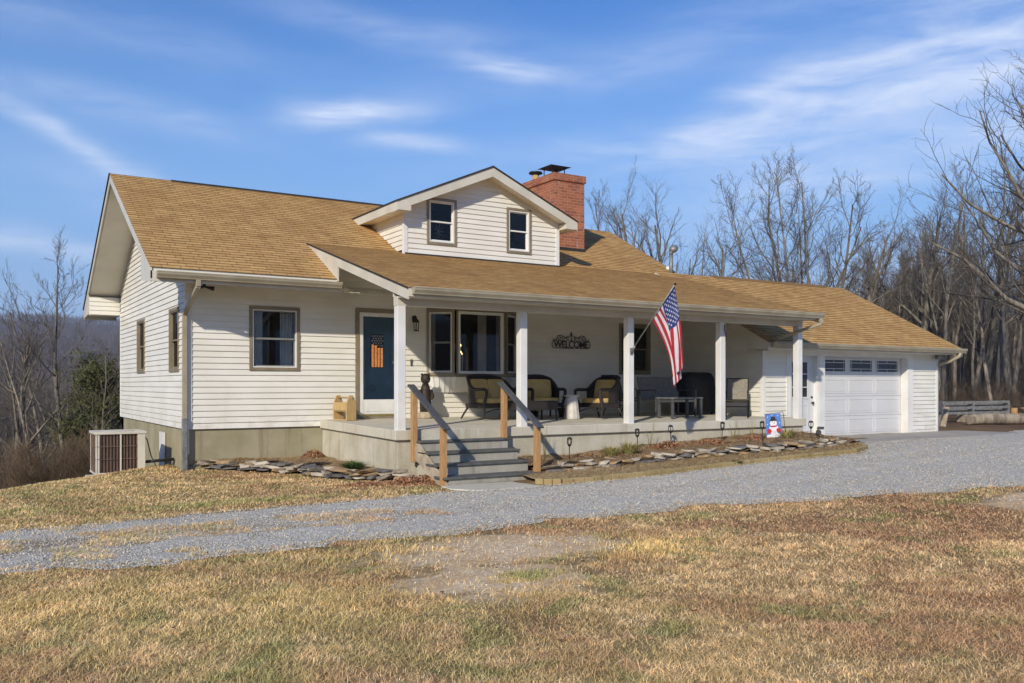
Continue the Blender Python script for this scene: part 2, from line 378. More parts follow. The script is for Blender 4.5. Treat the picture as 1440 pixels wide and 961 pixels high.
# ------------------------------------------------------------------ the ground
def sst(a, b, x):
    t = np.clip((x - a) / (b - a), 0, 1); return t * t * (3 - 2 * t)
def vnoise(x, y, s, seed=0):                               # cheap smooth value noise, vectorised
    x = np.asarray(x, float) * s + seed * 17.3; y = np.asarray(y, float) * s - seed * 9.1
    xi = np.floor(x); yi = np.floor(y); fx = x - xi; fy = y - yi
    fx = fx * fx * (3 - 2 * fx); fy = fy * fy * (3 - 2 * fy)
    def h(a, b):
        v = np.sin(a * 127.1 + b * 311.7 + seed * 74.7) * 43758.5453; return v - np.floor(v)
    return (h(xi, yi) * (1 - fx) + h(xi + 1, yi) * fx) * (1 - fy) + (h(xi, yi + 1) * (1 - fx) + h(xi + 1, yi + 1) * fx) * fy
def fbm(x, y, s, seed=0, o=4):
    return sum(vnoise(x, y, s * 2 ** i, seed + i) * .5 ** (i + 1) for i in range(o)) / (1 - .5 ** o)
def gz(x, y):
    x = np.asarray(x, float); y = np.asarray(y, float)
    z = .30 * sst(2, 14, x) - .03 * (1 - sst(-8, 2, x))
    yc = np.where(x < 0, .5 + 1.0 * (x + 1), 1.5 + 0 * x)
    d = np.maximum(0, y - yc)
    d = np.maximum(d, np.maximum(0, -9 - x) * .25 * sst(-4, 3, y))
    s = 1 - sst(0, 24, x - .30 * np.maximum(0, y))
    drop = .13 * np.minimum(d, 2) + .27 * np.clip(d - 2, 0, 28) + .05 * np.clip(d - 30, 0, 300)
    z = z - drop * s
    D = np.hypot(x - CAMX, y - CAMY)
    hill = 104 * sst(380, 1750, D) * (1 - sst(1750, 3800, D)) * s * (.82 + .30 * fbm(x, y, .0022, 5)) + 26 * sst(380, 900, D) * s
    z = z + hill + (fbm(x, y, .012, 9) - .5) * 6 * sst(60, 300, D) + (fbm(x, y, 1.6, 3) - .5) * .035 * (1 - sst(30, 80, D))
    return z
def G(x, y): return float(gz(x, y))
BALD = [(.95, -9.9, 1.6, .9), (.2, -11.0, 1.0, .75), (8.1, -11.3, 1.1, .6), (-4.9, -4.6, 1.2, .5)]
GREEN = [(.5, -11.05, .42, .2, 1.), (2.2, -9.9, .5, .25, .6), (-.6, -5.05, 1.6, .28, .9), (-3.2, -4.4, 1.5, .6, .55), (-.9, -9.6, .8, .3, .35), (3.6, -9.5, .5, .2, .7), (6.9, -12.1, .4, .3, .4), (-1.5, -12.0, 1.5, 1.2, .18), (.3, -8.95, .5, .16, .5)]
YELLOW = [(2.0, -10.6, .75, .45, 1.), (-.2, -9.6, .8, .4, .6), (-1.2, -11, 1.6, .8, .4), (-3.0, -10.2, 1, .6, .4)]
def spots(x, y, L):
    m = np.zeros_like(np.asarray(x, float))
    for s in L:
        w = s[4] if len(s) > 4 else 1
        m = np.maximum(m, w * np.exp(-(((x - s[0]) / s[2]) ** 2 + ((y - s[1]) / s[3]) ** 2)))
    return m
def n_spots(nt, pos, L):
    out = None; sp = N(nt, 'ShaderNodeSeparateXYZ'); nt.links.new(pos, sp.inputs[0])
    for s in L:
        w = s[4] if len(s) > 4 else 1
        a = math_(nt, 'MULTIPLY', math_(nt, 'SUBTRACT', sp.outputs[0], s[0]), 1 / s[2]); b = math_(nt, 'MULTIPLY', math_(nt, 'SUBTRACT', sp.outputs[1], s[1]), 1 / s[3])
        g = math_(nt, 'MULTIPLY', math_(nt, 'EXPONENT', math_(nt, 'MULTIPLY', math_(nt, 'ADD', math_(nt, 'MULTIPLY', a, a), math_(nt, 'MULTIPLY', b, b)), -1.)), w)
        out = g if out is None else math_(nt, 'MAXIMUM', out, g)
    return out
def grass_col(nt, k=1.0):
    pos = N(nt, 'ShaderNodeNewGeometry').outputs['Position']
    sp = N(nt, 'ShaderNodeSeparateXYZ'); nt.links.new(pos, sp.inputs[0])
    warp = noise_(nt, pos, .55, 5, .62, .6); mid = noise_(nt, pos, 2.6, 5, .65, .5); small = noise_(nt, pos, 13, 4, .65)
    sc = lambda c: tuple(x * k for x in c)
    col = mixc(nt, ramp(nt, mid, .40, .60), sc((.54, .39, .20)), sc((.38, .26, .125)))
    col = mixc(nt, math_(nt, 'MULTIPLY', ramp(nt, warp, .45, .60), .75), col, sc((.33, .19, .10)))       # brown thatch
    lft = math_(nt, 'MULTIPLY', math_(nt, 'SUBTRACT', 1.0, ramp(nt, sp.outputs[0], -2.5, 3.5)), ramp(nt, mid, .33, .62))
    col = mixc(nt, math_(nt, 'MULTIPLY', lft, .50), col, sc((.40, .33, .13)))                               # olive straw to the left
    y = math_(nt, 'MULTIPLY', n_spots(nt, pos, YELLOW), ramp(nt, small, .3, .6))
    col = mixc(nt, math_(nt, 'MULTIPLY', y, .8), col, sc((.56, .43, .15)))
    g = math_(nt, 'MULTIPLY', n_spots(nt, pos, GREEN), ramp(nt, mid, .25, .6))
    gp = math_(nt, 'MULTIPLY', ramp(nt, noise_(nt, pos, 1.15, 4, .6, 1.), .53, .66), .55)
    col = mixc(nt, math_(nt, 'MAXIMUM', g, gp), col, sc((.19, .21, .065)))
    col = mixc(nt, math_(nt, 'MULTIPLY', ramp(nt, small, .5, .75), .35), col, sc((.60, .48, .29)))
    return col, pos, sp, warp, mid, small
def m_ground():
    m = bpy.data.materials.new('lawn_soil'); m.use_nodes = True; nt = m.node_tree; b = nt.nodes['Principled BSDF']
    b.inputs['Roughness'].default_value = 1; b.inputs['Specular IOR Level'].default_value = .05
    col, pos, sp, warp, mid, small = grass_col(nt, .62)
    # bare stony ground
    vo = N(nt, 'ShaderNodeTexVoronoi'); vo.inputs['Scale'].default_value = 38; nt.links.new(pos, vo.inputs['Vector'])
    st = mixc(nt, ramp(nt, vo.outputs['Color'], .2, .9), (.58, .42, .25), (.80, .65, .45))
    st = mixc(nt, math_(nt, 'MULTIPLY', ramp(nt, mid, .45, .65), .7), st, (.55, .37, .20))
    bald = ramp(nt, math_(nt, 'ADD', n_spots(nt, pos, BALD), math_(nt, 'MULTIPLY', math_(nt, 'SUBTRACT', mid, .5), 2.0)), .25, .80)
    col = mixc(nt, bald, col, st)
    # forest floor and the distant leafless woods
    dv = N(nt, 'ShaderNodeVectorMath', operation='DISTANCE'); nt.links.new(pos, dv.inputs[0]); dv.inputs[1].default_value = (CAMX, CAMY, 1.6)
    wood = ramp(nt, dv.outputs['Value'], 24, 34)
    fl = mixc(nt, ramp(nt, noise_(nt, pos, .5, 6, .7), .35, .65), (.20, .125, .075), (.09, .06, .04))
    far = mixc(nt, ramp(nt, noise_(nt, vmul(nt, pos, (1, 1, .5)), .035, 8, .8), .42, .58), (.165, .12, .095), (.04, .03, .03))
    fl = mixc(nt, ramp(nt, dv.outputs['Value'], 150, 400), fl, far)
    col = mixc(nt, wood, col, fl)
    nt.links.new(col, b.inputs['Base Color'])
    bp = N(nt, 'ShaderNodeBump'); bp.inputs['Strength'].default_value = .4; bp.inputs['Distance'].default_value = .02
    nt.links.new(noise_(nt, pos, 28, 7, .75), bp.inputs['Height']); nt.links.new(bp.outputs[0], b.inputs['Normal'])
    return m
M_ground = m_ground()
def np_mesh(name, V, Fq, mats, parent=None, smooth=False, k=4):
    me = bpy.data.meshes.new(name); V = np.asarray(V, np.float32); Fq = np.asarray(Fq, np.int32)
    me.vertices.add(len(V)); me.vertices.foreach_set('co', V.ravel())
    me.loops.add(Fq.size); me.loops.foreach_set('vertex_index', Fq.ravel())
    me.polygons.add(len(Fq)); me.polygons.foreach_set('loop_start', np.arange(0, Fq.size, k, dtype=np.int32))
    me.polygons.foreach_set('loop_total', np.full(len(Fq), k, np.int32))
    if smooth: me.polygons.foreach_set('use_smooth', np.ones(len(Fq), bool))
    me.materials.append(mats); me.update(calc_edges=True)
    o = bpy.data.objects.new(name, me); COL.objects.link(o)
    if parent: o.parent = parent
    return o
ang = np.concatenate([np.linspace(-16, 70, 560), np.linspace(70, 344, 90)[1:-1]]) * math.pi / 180
rad = np.concatenate([[.01], np.geomspace(.8, 60, 230), np.geomspace(60, 3400, 150)[1:]])
A_, R_ = np.meshgrid(ang, rad); gx = CAMX + R_ * np.sin(A_); gy = CAMY + R_ * np.cos(A_); zz = gz(gx, gy)
# the ground passes under the house: sink it there so nothing pokes through the floors
na = len(ang); idx = np.arange(len(rad) * na).reshape(len(rad), na)
q = np.stack([idx[:-1], np.roll(idx, -1, 1)[:-1], np.roll(idx, -1, 1)[1:], idx[1:]], -1).reshape(-1, 4)[:, ::-1]
tag(np_mesh('ground', np.stack([gx, gy, zz], -1).reshape(-1, 3), q, M_ground, smooth=True), kind='structure')

# gravel driveway with ragged edges
DN = [(-30, -8.4), (-8, -8.45), (-3.3, -8.65), (-1.6, -8.85), (.7, -8.75), (3.7, -8.75), (5, -9.1), (6.5, -9.75), (8.9, -10.6), (12, -12.2), (16, -14.5), (24, -19)]
DF = [(-30, -6.6), (-8, -6.3), (-3.2, -6.2), (-.9, -5.95), (1.7, -5.78), (2.9, -5.62), (4.3, -5.95), (6.8, -6.0), (9.35, -6.1), (11.3, -6.25), (12.4, -5.6), (13.1, -4.75), (16, -4.5), (20.6, -4.35), (21.5, -3.6), (24, -3.2)]
def lin(L, x): return np.interp(x, [p[0] for p in L], [p[1] for p in L])
def drive_edges(x):
    n = lin(DN, x) + (fbm(x, x * 0, 1.5, 21, 5) - .5) * .75; f = lin(DF, x) + (fbm(x, x * 0 + 5, 2.2, 22, 5) - .5) * .38 * (1 - sst(3, 5, x))
    return n, f
def m_gravel():
    m = bpy.data.materials.new('blue_grey_gravel'); m.use_nodes = True; nt = m.node_tree; b = nt.nodes['Principled BSDF']
    b.inputs['Roughness'].default_value = .95; b.inputs['Specular IOR Level'].default_value = .15
    pos = N(nt, 'ShaderNodeNewGeometry').outputs['Position']
    v1 = N(nt, 'ShaderNodeTexVoronoi'); v1.inputs['Scale'].default_value = 66; nt.links.new(pos, v1.inputs['Vector'])
    v2 = N(nt, 'ShaderNodeTexVoronoi'); v2.inputs['Scale'].default_value = 110; nt.links.new(pos, v2.inputs['Vector'])
    a = mixc(nt, ramp(nt, v1.outputs['Color'], .15, .9), (.33, .30, .24), (.78, .73, .62))
    a = mixc(nt, math_(nt, 'MULTIPLY', ramp(nt, v2.outputs['Color'], .2, .9), .5), a, (.44, .425, .385))
    sp = N(nt, 'ShaderNodeSeparateXYZ'); nt.links.new(pos, sp.inputs[0])
    big = noise_(nt, vmul(nt, pos, (.35, 1.6, 1)), 1.1, 5, .65, .5)
    dirt = math_(nt, 'MULTIPLY', ramp(nt, big, .55, .72), .55)
    strip = math_(nt, 'MULTIPLY', ramp(nt, noise_(nt, vmul(nt, pos, (.6, 1.6, 1)), 1.5, 5, .65, .6), .44, .60), math_(nt, 'SUBTRACT', 1., ramp(nt, sp.outputs[0], -1.5, 3.5)))
    mid = math_(nt, 'EXPONENT', math_(nt, 'MULTIPLY', math_(nt, 'POWER', math_(nt, 'MULTIPLY', math_(nt, 'ADD', sp.outputs[1], 7.3), 1.6), 2.), -1.))
    a = mixc(nt, math_(nt, 'MAXIMUM', math_(nt, 'MULTIPLY', dirt, .6), math_(nt, 'MULTIPLY', math_(nt, 'MULTIPLY', strip, mid), .9)), a, (.27, .185, .105))
    gy = lambda c, w: math_(nt, 'EXPONENT', math_(nt, 'MULTIPLY', math_(nt, 'POWER', math_(nt, 'MULTIPLY', math_(nt, 'ADD', sp.outputs[1], c), 1 / w), 2.), -1.))
    trk = math_(nt, 'MULTIPLY', math_(nt, 'ADD', gy(6.75, .26), gy(8.0, .26)), ramp(nt, noise_(nt, vmul(nt, pos, (.5, 1.2, 1)), 1.6, 4, .6), .3, .6))
    a = mixc(nt, math_(nt, 'MULTIPLY', trk, .35), a, (.66, .62, .54))                                  # packed wheel tracks
    nt.links.new(a, b.inputs['Base Color'])
    bp = N(nt, 'ShaderNodeBump'); bp.inputs['Strength'].default_value = .6; bp.inputs['Distance'].default_value = .015
    nt.links.new(math_(nt, 'SUBTRACT', 1., v1.outputs['Distance']), bp.inputs['Height']); nt.links.new(bp.outputs[0], b.inputs['Normal'])
    return m
M_gravel = m_gravel()
xs = np.arange(-30, 24.01, .06); ne, fe = drive_edges(xs); t = np.linspace(0, 1, 40)[:, None]
X2 = np.repeat(xs[None], 40, 0); Y2 = ne[None] * (1 - t) + fe[None] * t
Z2 = gz(X2, Y2) + .022 * np.minimum(1, np.minimum(t, 1 - t) * 14) + .002 + (fbm(X2, Y2, 5, 31, 3) - .5) * .022
ix = np.arange(X2.size).reshape(X2.shape)
q = np.stack([ix[:-1, :-1], ix[:-1, 1:], ix[1:, 1:], ix[1:, :-1]], -1).reshape(-1, 4)
tag(np_mesh('gravel_driveway', np.stack([X2, Y2, Z2], -1).reshape(-1, 3), q, M_gravel, smooth=True), kind='structure')
# loose gravel: small broken stones over the driveway and in the bare patches
def scatter_stones(name, P, S, m, kind='stuff', seed=1):
    r = np.random.default_rng(seed); n = len(P)
    base = np.array([(1, 0, 0), (-1, 0, 0), (0, 1, 0), (0, -1, 0), (0, 0, 1), (0, 0, -1)], float)
    V = base[None] * (.6 + .8 * r.random((n, 6, 1))) * np.array([1, 1, .7]); a = r.random(n) * 6.28; c, s = np.cos(a)[:, None], np.sin(a)[:, None]
    x = V[..., 0] * c - V[..., 1] * s; y = V[..., 0] * s + V[..., 1] * c
    V = np.stack([x, y, V[..., 2]], -1) * S[:, None, None] + P[:, None]
    f = np.array([(0, 2, 4), (2, 1, 4), (1, 3, 4), (3, 0, 4), (2, 0, 5), (1, 2, 5), (3, 1, 5), (0, 3, 5)])
    return tag(np_mesh(name, V.reshape(-1, 3), (f[None] + (np.arange(n) * 6)[:, None, None]).reshape(-1, 3), m, k=3), kind=kind)
def m_island(name, cols, rough=.9):
    m = bpy.data.materials.new(name); m.use_nodes = True; nt = m.node_tree; b = nt.nodes['Principled BSDF']; b.inputs['Roughness'].default_value = rough
    b.inputs['Specular IOR Level'].default_value = .15
    g = N(nt, 'ShaderNodeNewGeometry'); cr = N(nt, 'ShaderNodeValToRGB'); nt.links.new(g.outputs['Random Per Island'], cr.inputs[0])
    e = cr.color_ramp.elements; e[0].position = 0; e[0].color = (*cols[0], 1); e[1].position = 1; e[1].color = (*cols[-1], 1)
    for i, c in enumerate(cols[1:-1]): k = e.new((i + 1) / (len(cols) - 1)); k.color = (*c, 1)
    nt.links.new(cr.outputs[0], b.inputs['Base Color']); return m
M_stones = m_island('loose_gravel', [(.23, .21, .175), (.48, .45, .375), (.64, .60, .51), (.34, .32, .27), (.76, .72, .63)])
M_pebble = m_island('pale_pebbles', [(.50, .38, .25), (.66, .54, .40), (.78, .69, .56), (.38, .28, .18)])
nr = np.random.default_rng(3)
px_ = nr.uniform(-5.5, 20.5, 60000) ; ne, fe = drive_edges(px_); tt = nr.random(60000); py_ = (ne - .12) * (1 - tt) + fe * tt
keep = (np.hypot(px_ - CAMX, py_ - CAMY) < 24); px_, py_ = px_[keep], py_[keep]
scatter_stones('loose_gravel', np.stack([px_, py_, gz(px_, py_) + .026], -1), nr.uniform(.005, .013, len(px_)), M_stones)
q_ = nr.uniform(-5.5, 11, 60000), nr.uniform(-14.5, -3.2, 60000)
k_ = nr.random(60000) < np.clip((spots(q_[0], q_[1], BALD) - .20) * 1.6, 0.006, 1) * .30
px_, py_ = q_[0][k_], q_[1][k_]
scatter_stones('scattered_pebbles', np.stack([px_, py_, gz(px_, py_) + .004], -1), nr.uniform(.004, .014, len(px_)), M_pebble, seed=4)

# grass: individual dry blades, densest close to the camera
def m_blade():
    m = bpy.data.materials.new('dry_grass_blades'); m.use_nodes = True; nt = m.node_tree; b = nt.nodes['Principled BSDF']
    b.inputs['Roughness'].default_value = .8; b.inputs['Specular IOR Level'].default_value = .15
    col, *_ = grass_col(nt, 1.85)
    g = N(nt, 'ShaderNodeNewGeometry'); hs = N(nt, 'ShaderNodeHueSaturation'); nt.links.new(col, hs.inputs['Color'])
    mr = N(nt, 'ShaderNodeMapRange'); nt.links.new(g.outputs['Random Per Island'], mr.inputs[0]); mr.inputs[3].default_value = .52; mr.inputs[4].default_value = 1.8
    nt.links.new(mr.outputs[0], hs.inputs['Value']); nt.links.new(hs.outputs[0], b.inputs['Base Color'])
    tl = N(nt, 'ShaderNodeBsdfTranslucent'); nt.links.new(hs.outputs[0], tl.inputs[0]); mx = N(nt, 'ShaderNodeMixShader'); mx.inputs[0].default_value = .22
    nt.links.new(b.outputs[0], mx.inputs[1]); nt.links.new(tl.outputs[0], mx.inputs[2]); nt.links.new(mx.outputs[0], nt.nodes['Material Output'].inputs[0])
    return m
M_blade = m_blade()
def in_beds(x, y):                                        # paved, planted or built-on places keep no lawn
    h = (x > -.05) & (y > -.05)
    porch = (x > 2.5) & (x < 13) & (y > -3.8)
    bedR = (x > 4.1) & (x < 12.4) & (y > lin(DF, x) - .02)
    path = (x > 2.75) & (x < 4.4) & (y > -6.0)
    apron = (x > 11.6) & (y > -5.4)
    bedL = (x > .1) & (x < 2.7) & (y > np.interp(x, [0, .3, .8, 1.45, 1.8, 2.65], [.2, .1, -.6, -1.6, -3.2, -3.9]))
    return h | porch | bedR | path | apron | bedL
def grow(n, seed):
    r = np.random.default_rng(seed)
    a = R(YAW) + np.arctan(r.uniform(-.64, .64, n)); F = 4.0 * (19. / 4.0) ** (r.random(n) ** .80)
    F = F / np.cos(a - R(YAW)); x = CAMX + F * np.sin(a); y = CAMY + F * np.cos(a)
    ne, fe = drive_edges(x); w = np.clip(np.minimum(y - ne, fe - y), -9, 9)
    onroad = w > 0
    fb = fbm(x, y, 2.0, 41, 4)
    center = (((np.abs(y + 7.3) < .5) & (x < 1.5)) & (fb > .46)) | ((x < -1.6) & (fb > .60))
    p = np.where(onroad, np.where(w < .10, .35, np.where(center, .8, .02)), .65 + .35 * (fbm(x, y, 4.5, 42, 3) > .42))
    p = p * (1 - .90 * sst(.20, .70, spots(x, y, BALD) + (fbm(x, y, 3.2, 43, 4) - .5) * 1.25 * (spots(x, y, BALD) > .08)) * (spots(x, y, [(.5, -11.05, .42, .2)]) < .4))
    p = np.where(in_beds(x, y), 0, p)
    k = r.random(n) < p; x, y, F = x[k], y[k], F[k]; n = len(x)
    gr = spots(x, y, GREEN + [s for s in YELLOW]); tuft = fbm(x, y, 5.5, 44, 3)
    h = r.uniform(.012, .032, n) * (1 + .9 * gr) * (.30 + .9 * tuft + .7 * fbm(x, y, 1.3, 46, 3)); w = r.uniform(.0026, .005, n) * np.clip(F / 7, .8, 2.4)
    az = r.random(n) * 6.283 + 2.5 * tuft; lean = r.uniform(.7, 3.6, n) * (1 - .45 * gr)
    ne2, fe2 = drive_edges(x); z = gz(x, y) - .003 + .024 * ((y > ne2) & (y < fe2))
    dx, dy = np.cos(az), np.sin(az); sx, sy = -dy, dx
    P = np.stack([x, y, z], -1); D = np.stack([dx, dy, dx * 0], -1); S = np.stack([sx, sy, sx * 0], -1) * (w[:, None] / 2); U = np.array([0, 0, 1.])
    m1 = P + U * (h * .62)[:, None] + D * (h * lean * .38)[:, None]; tp = P + U * (h * .92)[:, None] + D * (h * lean)[:, None]
    V = np.stack([P - S, P + S, m1 - S * .8, m1 + S * .8, tp], 1).reshape(-1, 3); b = (np.arange(n) * 5)[:, None]
    T = np.concatenate([b + [0, 1, 3], b + [0, 3, 2], b + [2, 3, 4]], 0)
    return V, T
GV, GT = grow(560000, 5)
tag(np_mesh('dry_grass', GV, GT, M_blade, k=3), 'short dry winter grass covering the front lawn', 'grass', kind='stuff')

# ------------------------------------------------------------------ the house
H = empty('house', (0, 0, 0), label='white sided house with tan shingle roof, long front porch and attached garage', cat='house')
FRONT = Fr((0, 0, 0), (1, 0, 0), (0, -1, 0)); LEFT = Fr((0, 0, 0), (0, 1, 0), (-1, 0, 0))
GARF = Fr((0, -2.65, 0), (1, 0, 0), (0, -1, 0)); GARL = Fr((12.6, 0, 0), (0, 1, 0), (-1, 0, 0)); DORF = Fr((0, .5, 0), (1, 0, 0), (0, -1, 0))
zmain = lambda y: 6.31 - .527 * abs(y - 4.08)
YE, YR, YJ = -.95, 4.08, .85
zporch = lambda y: 3.2 + .2815 * (y + 4.15)
zgar = lambda y: 4.65 - .525 * abs(y - .75)
zdorm = lambda x: 6.62 - .43 * abs(x - 6.78)
def siding(mb, fr, u0, u1, z0, z1, holes=(), top=None, h=.1143, o=.021):
    """lap siding; top(z)->(ua,ub) clips each course under a gable"""
    z = z0
    while z < z1 - 1e-4:
        zt = min(z + h, z1)
        cuts = sorted({u0, u1, *[c for a in holes for c in a[:2] if u0 < c < u1]})
        for a, b in zip(cuts, cuts[1:]):
            mid = (a + b) / 2; rngs = [(z, zt)]
            for (ha, hb, hz0, hz1) in holes:
                if ha < mid < hb:
                    nr_ = []
                    for (p, q_) in rngs:
                        if hz0 > p: nr_.append((p, min(q_, hz0)))
                        if hz1 < q_: nr_.append((max(p, hz1), q_))
                    rngs = [t_ for t_ in nr_ if t_[1] - t_[0] > 1e-4]
            for p, q_ in rngs:
                op = o * (1 - (p - z) / h) + .002; oq = o * (1 - (q_ - z) / h) + .002
                ap, bp, aq, bq = a, b, a, b
                if top:
                    tp, tq = top(p), top(q_)
                    ap, bp = max(a, tp[0]), min(b, tp[1]); aq, bq = max(a, tq[0]), min(b, tq[1])
                    if bp <= ap: continue
                    if bq < aq: aq = bq = (aq + bq) / 2
                mb.quad(fr(ap, op, p), fr(bp, op, p), fr(bq, oq, q_), fr(aq, oq, q_))
                if abs(p - z) < 1e-5: mb.quad(fr(ap, 0, p), fr(bp, 0, p), fr(bp, op, p), fr(ap, op, p))
        z = zt
def trimframe(mb, fr, u0, u1, z0, z1, w, n0, n1):          # picture-frame of four boards round an opening
    mb.box(u0, u0 + w, n0, n1, z0, z1, fr); mb.box(u1 - w, u1, n0, n1, z0, z1, fr)
    mb.box(u0 + w, u1 - w, n0, n1, z1 - w, z1, fr); mb.box(u0 + w, u1 - w, n0, n1, z0, z0 + w, fr)
def window(fr, u0, u1, z0, z1, double=True, tw=.062, parent=None, trim=None, sash=None, label=None, sw=.03, vy=True, base=.0, name='window', ins=None):
    parent = parent or H; trim = trim or M_trim; sash = sash or M_white
    w = empty(name, (0, 0, 0), parent=parent, label=label); ins = ins or sash
    m = MB(); trimframe(m, fr, u0, u1, z0, z1, tw, -.02, .035 + base); m.build('frame', trim, w, .004)
    a, b, c, d = u0 + tw, u1 - tw, z0 + tw, z1 - tw
    m = MB(); trimframe(m, fr, a, b, c, d, sw * .8, -.06, .022 + base)
    a2, b2, c2, d2 = a + sw * .8, b - sw * .8, c + sw * .8, d - sw * .8
    if double:
        m.build('sash', sash, w, .003); m = MB()
        mz = (c2 + d2) / 2
        trimframe(m, fr, a2, b2, mz - .02, d2, sw * .55, -.055, -.005 + base)
        trimframe(m, fr, a2, b2, c2, mz + .02, sw * .75, -.075, -.028)
    m.build('sash', ins, w, .003)
    g = MB(); e = .005
    if double:
        g.box(a2 + e, b2 - e, -.036, -.030, mz, d2 - e, fr); g.box(a2 + e, b2 - e, -.056, -.050, c2 + e, mz, fr)
    else: g.box(a2 + e, b2 - e, -.04, -.034, c2 + e, d2 - e, fr)
    g.build('pane', M_glass, w)
    return w
# --- walls
w1 = (1.17, 2.18, 1.886, 3.152); w2 = (10.36, 11.38, 1.874, 3.149)
DOOR = (3.36, 4.47, .90, 3.215); BAY = (5.0, 7.36, 1.78, 3.345)
hol = lambda r, w=.06: (r[0] + w, r[1] - w, r[2] + w, r[3] - w)
m = MB()


siding(m, FRONT, .05, 2.85, .77, 3.56, [hol(w1)])
siding(m, FRONT, 2.85, 13.1, .77, 4.22, [hol(w2), (DOOR[0] + .05, DOOR[1] - .05, .80, DOOR[3] - .05), hol(BAY, .1)])
m.build('front_wall', M_siding, H)
ws1 = (.58, 1.50, 1.86, 3.13); ws2 = (4.36, 5.38, 1.88, 3.14)
m = MB()
siding(m, LEFT, .05, 8.07, .77, 6.2, [hol(ws1), hol(ws2)], top=lambda z: (4.08 - max(0, (6.20 - z)) / .527, 4.08 + max(0, (6.20 - z)) / .527))
m.build('side_wall', M_siding, H)
m = MB(); BACK = Fr((0, 8.12, 0), (1, 0, 0), (0, 1, 0)); siding(m, BACK, .05, 12.6, .77, 3.9); m.build('rear_wall', M_siding, H); m = MB()
RGT = Fr((13.1, 0, 0), (0, 1, 0), (1, 0, 0)); siding(m, RGT, 0, 8.12, 3.0, 6.2, top=lambda z: (4.08 - max(0, (6.2 - z)) / .527, 4.08 + max(0, (6.2 - z)) / .527))
m.build('rear_wall', M_siding, H)
m = MB()
for (x0, x1, y0, y1, z0, z1) in [(-.030, .10, -.030, .06, .768, 3.53), (-.022, .06, 8.06, 8.142, .768, 3.5)]: m = MB(); m.box(x0, x1, y0, y1, z0, z1); m.build('corner_board', M_white, H, .004)
m = MB(); m.box(-.024, .05, -.022, .07, .30, .766); m.build('conduit_cover', M_white, H, .004)
m = MB(); m.box(.02, 2.66, .025, .3, -1.0, .77); m.box(.022, .3, .3, 8.1, -4.0, .77); m.box(.022, 13, 7.8, 8.1, -5, .77); m.build('foundation', M_found, H)
m = MB(); m.box(2.05, 2.55, -.004, .03, -1.2, .62, LEFT); m.build('basement_window', M_white, H)
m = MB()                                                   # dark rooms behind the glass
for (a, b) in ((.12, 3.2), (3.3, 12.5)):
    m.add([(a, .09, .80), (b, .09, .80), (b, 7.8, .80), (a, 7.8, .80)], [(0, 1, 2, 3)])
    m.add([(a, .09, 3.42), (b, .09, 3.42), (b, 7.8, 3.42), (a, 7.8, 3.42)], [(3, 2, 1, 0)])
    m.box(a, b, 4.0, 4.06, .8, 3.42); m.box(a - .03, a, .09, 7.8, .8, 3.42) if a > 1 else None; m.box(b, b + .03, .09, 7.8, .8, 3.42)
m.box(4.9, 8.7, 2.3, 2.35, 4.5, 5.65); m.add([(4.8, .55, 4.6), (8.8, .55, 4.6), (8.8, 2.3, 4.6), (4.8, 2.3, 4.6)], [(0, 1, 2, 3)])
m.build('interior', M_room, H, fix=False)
# --- main roof
def roof_plane(mb, p0, ud, U, vd, V, uoff=0, nrm=None, course=.135):
    ud = Vector(ud); vd = Vector(vd).normalized(); p0 = Vector(p0); n = ud.cross(vd).normalized()
    if n.z < 0: n = -n
    k = 0; v = 0
    while v < V - 1e-4:
        v2 = min(v + course, V); lo = n * .011
        a = p0 + vd * v + lo; b = a + ud * U; c = p0 + vd * v2 + ud * U + n * .002; d = p0 + vd * v2 + n * .002
        uv = [(uoff, v), (uoff + U, v), (uoff + U, v2), (uoff, v2)]
        if ud.cross(vd).z < 0: mb.quad(d, c, b, a, uv=uv[::-1])
        else: mb.quad(a, b, c, d, uv=uv)
        mb.quad(p0 + vd * v, p0 + vd * v + ud * U, b, a, uv=[(uoff, v), (uoff + U, v), (uoff + U, v + .01), (uoff, v + .01)])
        v = v2
def slab_under(mb, x0, x1, y0, y1, zf, t):                 # sheathing slab under a slope running along y
    mb.prism([(x0, y0, zf(y0) - t), (x0, y0, zf(y0) - .006), (x0, y1, zf(y1) - .006), (x0, y1, zf(y1) - t)], (x1 - x0, 0, 0))
m = MB(); sl_ = math.hypot(1, .527)
roof_plane(m, (-.8, YE, zmain(YE)), (1, 0, 0), 3.50, (0, 1, .527), (YR - YE) * sl_)
roof_plane(m, (2.7, YJ, zmain(YJ)), (1, 0, 0), 10.60, (0, 1, .527), (YR - YJ) * sl_, uoff=3.5)
roof_plane(m, (12.8, .2, zmain(.2)), (1, 0, 0), .5, (0, 1, .527), .65 * sl_, uoff=13.6)
roof_plane(m, (-.8, 9.1, zmain(9.1)), (1, 0, 0), 14.1, (0, -1, .527), (9.1 - YR) * sl_)
main_roof = m.build('main_roof', M_shingle, H)
m = MB(); slab_under(m, -.74, 2.62, YE + .02, YR, zmain, .15); slab_under(m, 2.62, 13.24, YJ + .05, YR, zmain, .15); slab_under(m, -.74, 13.24, YR, 9.05, zmain, .15)
m.build('roof_soffit', M_soffit, H)
def rake(ya, yb, x, zf, d=.20, w=.03, name='rake_board'):
    m = MB(); m.prism([(x, ya, zf(ya) - .006), (x, yb, zf(yb) - .006), (x, yb, zf(yb) - d), (x, ya, zf(ya) - d)], (w, 0, 0)); m.build(name, M_fascia, H, .003)
rake(YE, YR, -.79, zmain); rake(YR, 9.1, -.79, zmain); rake(.2, YR, 13.26, zmain); rake(YR, 9.1, 13.26, zmain)
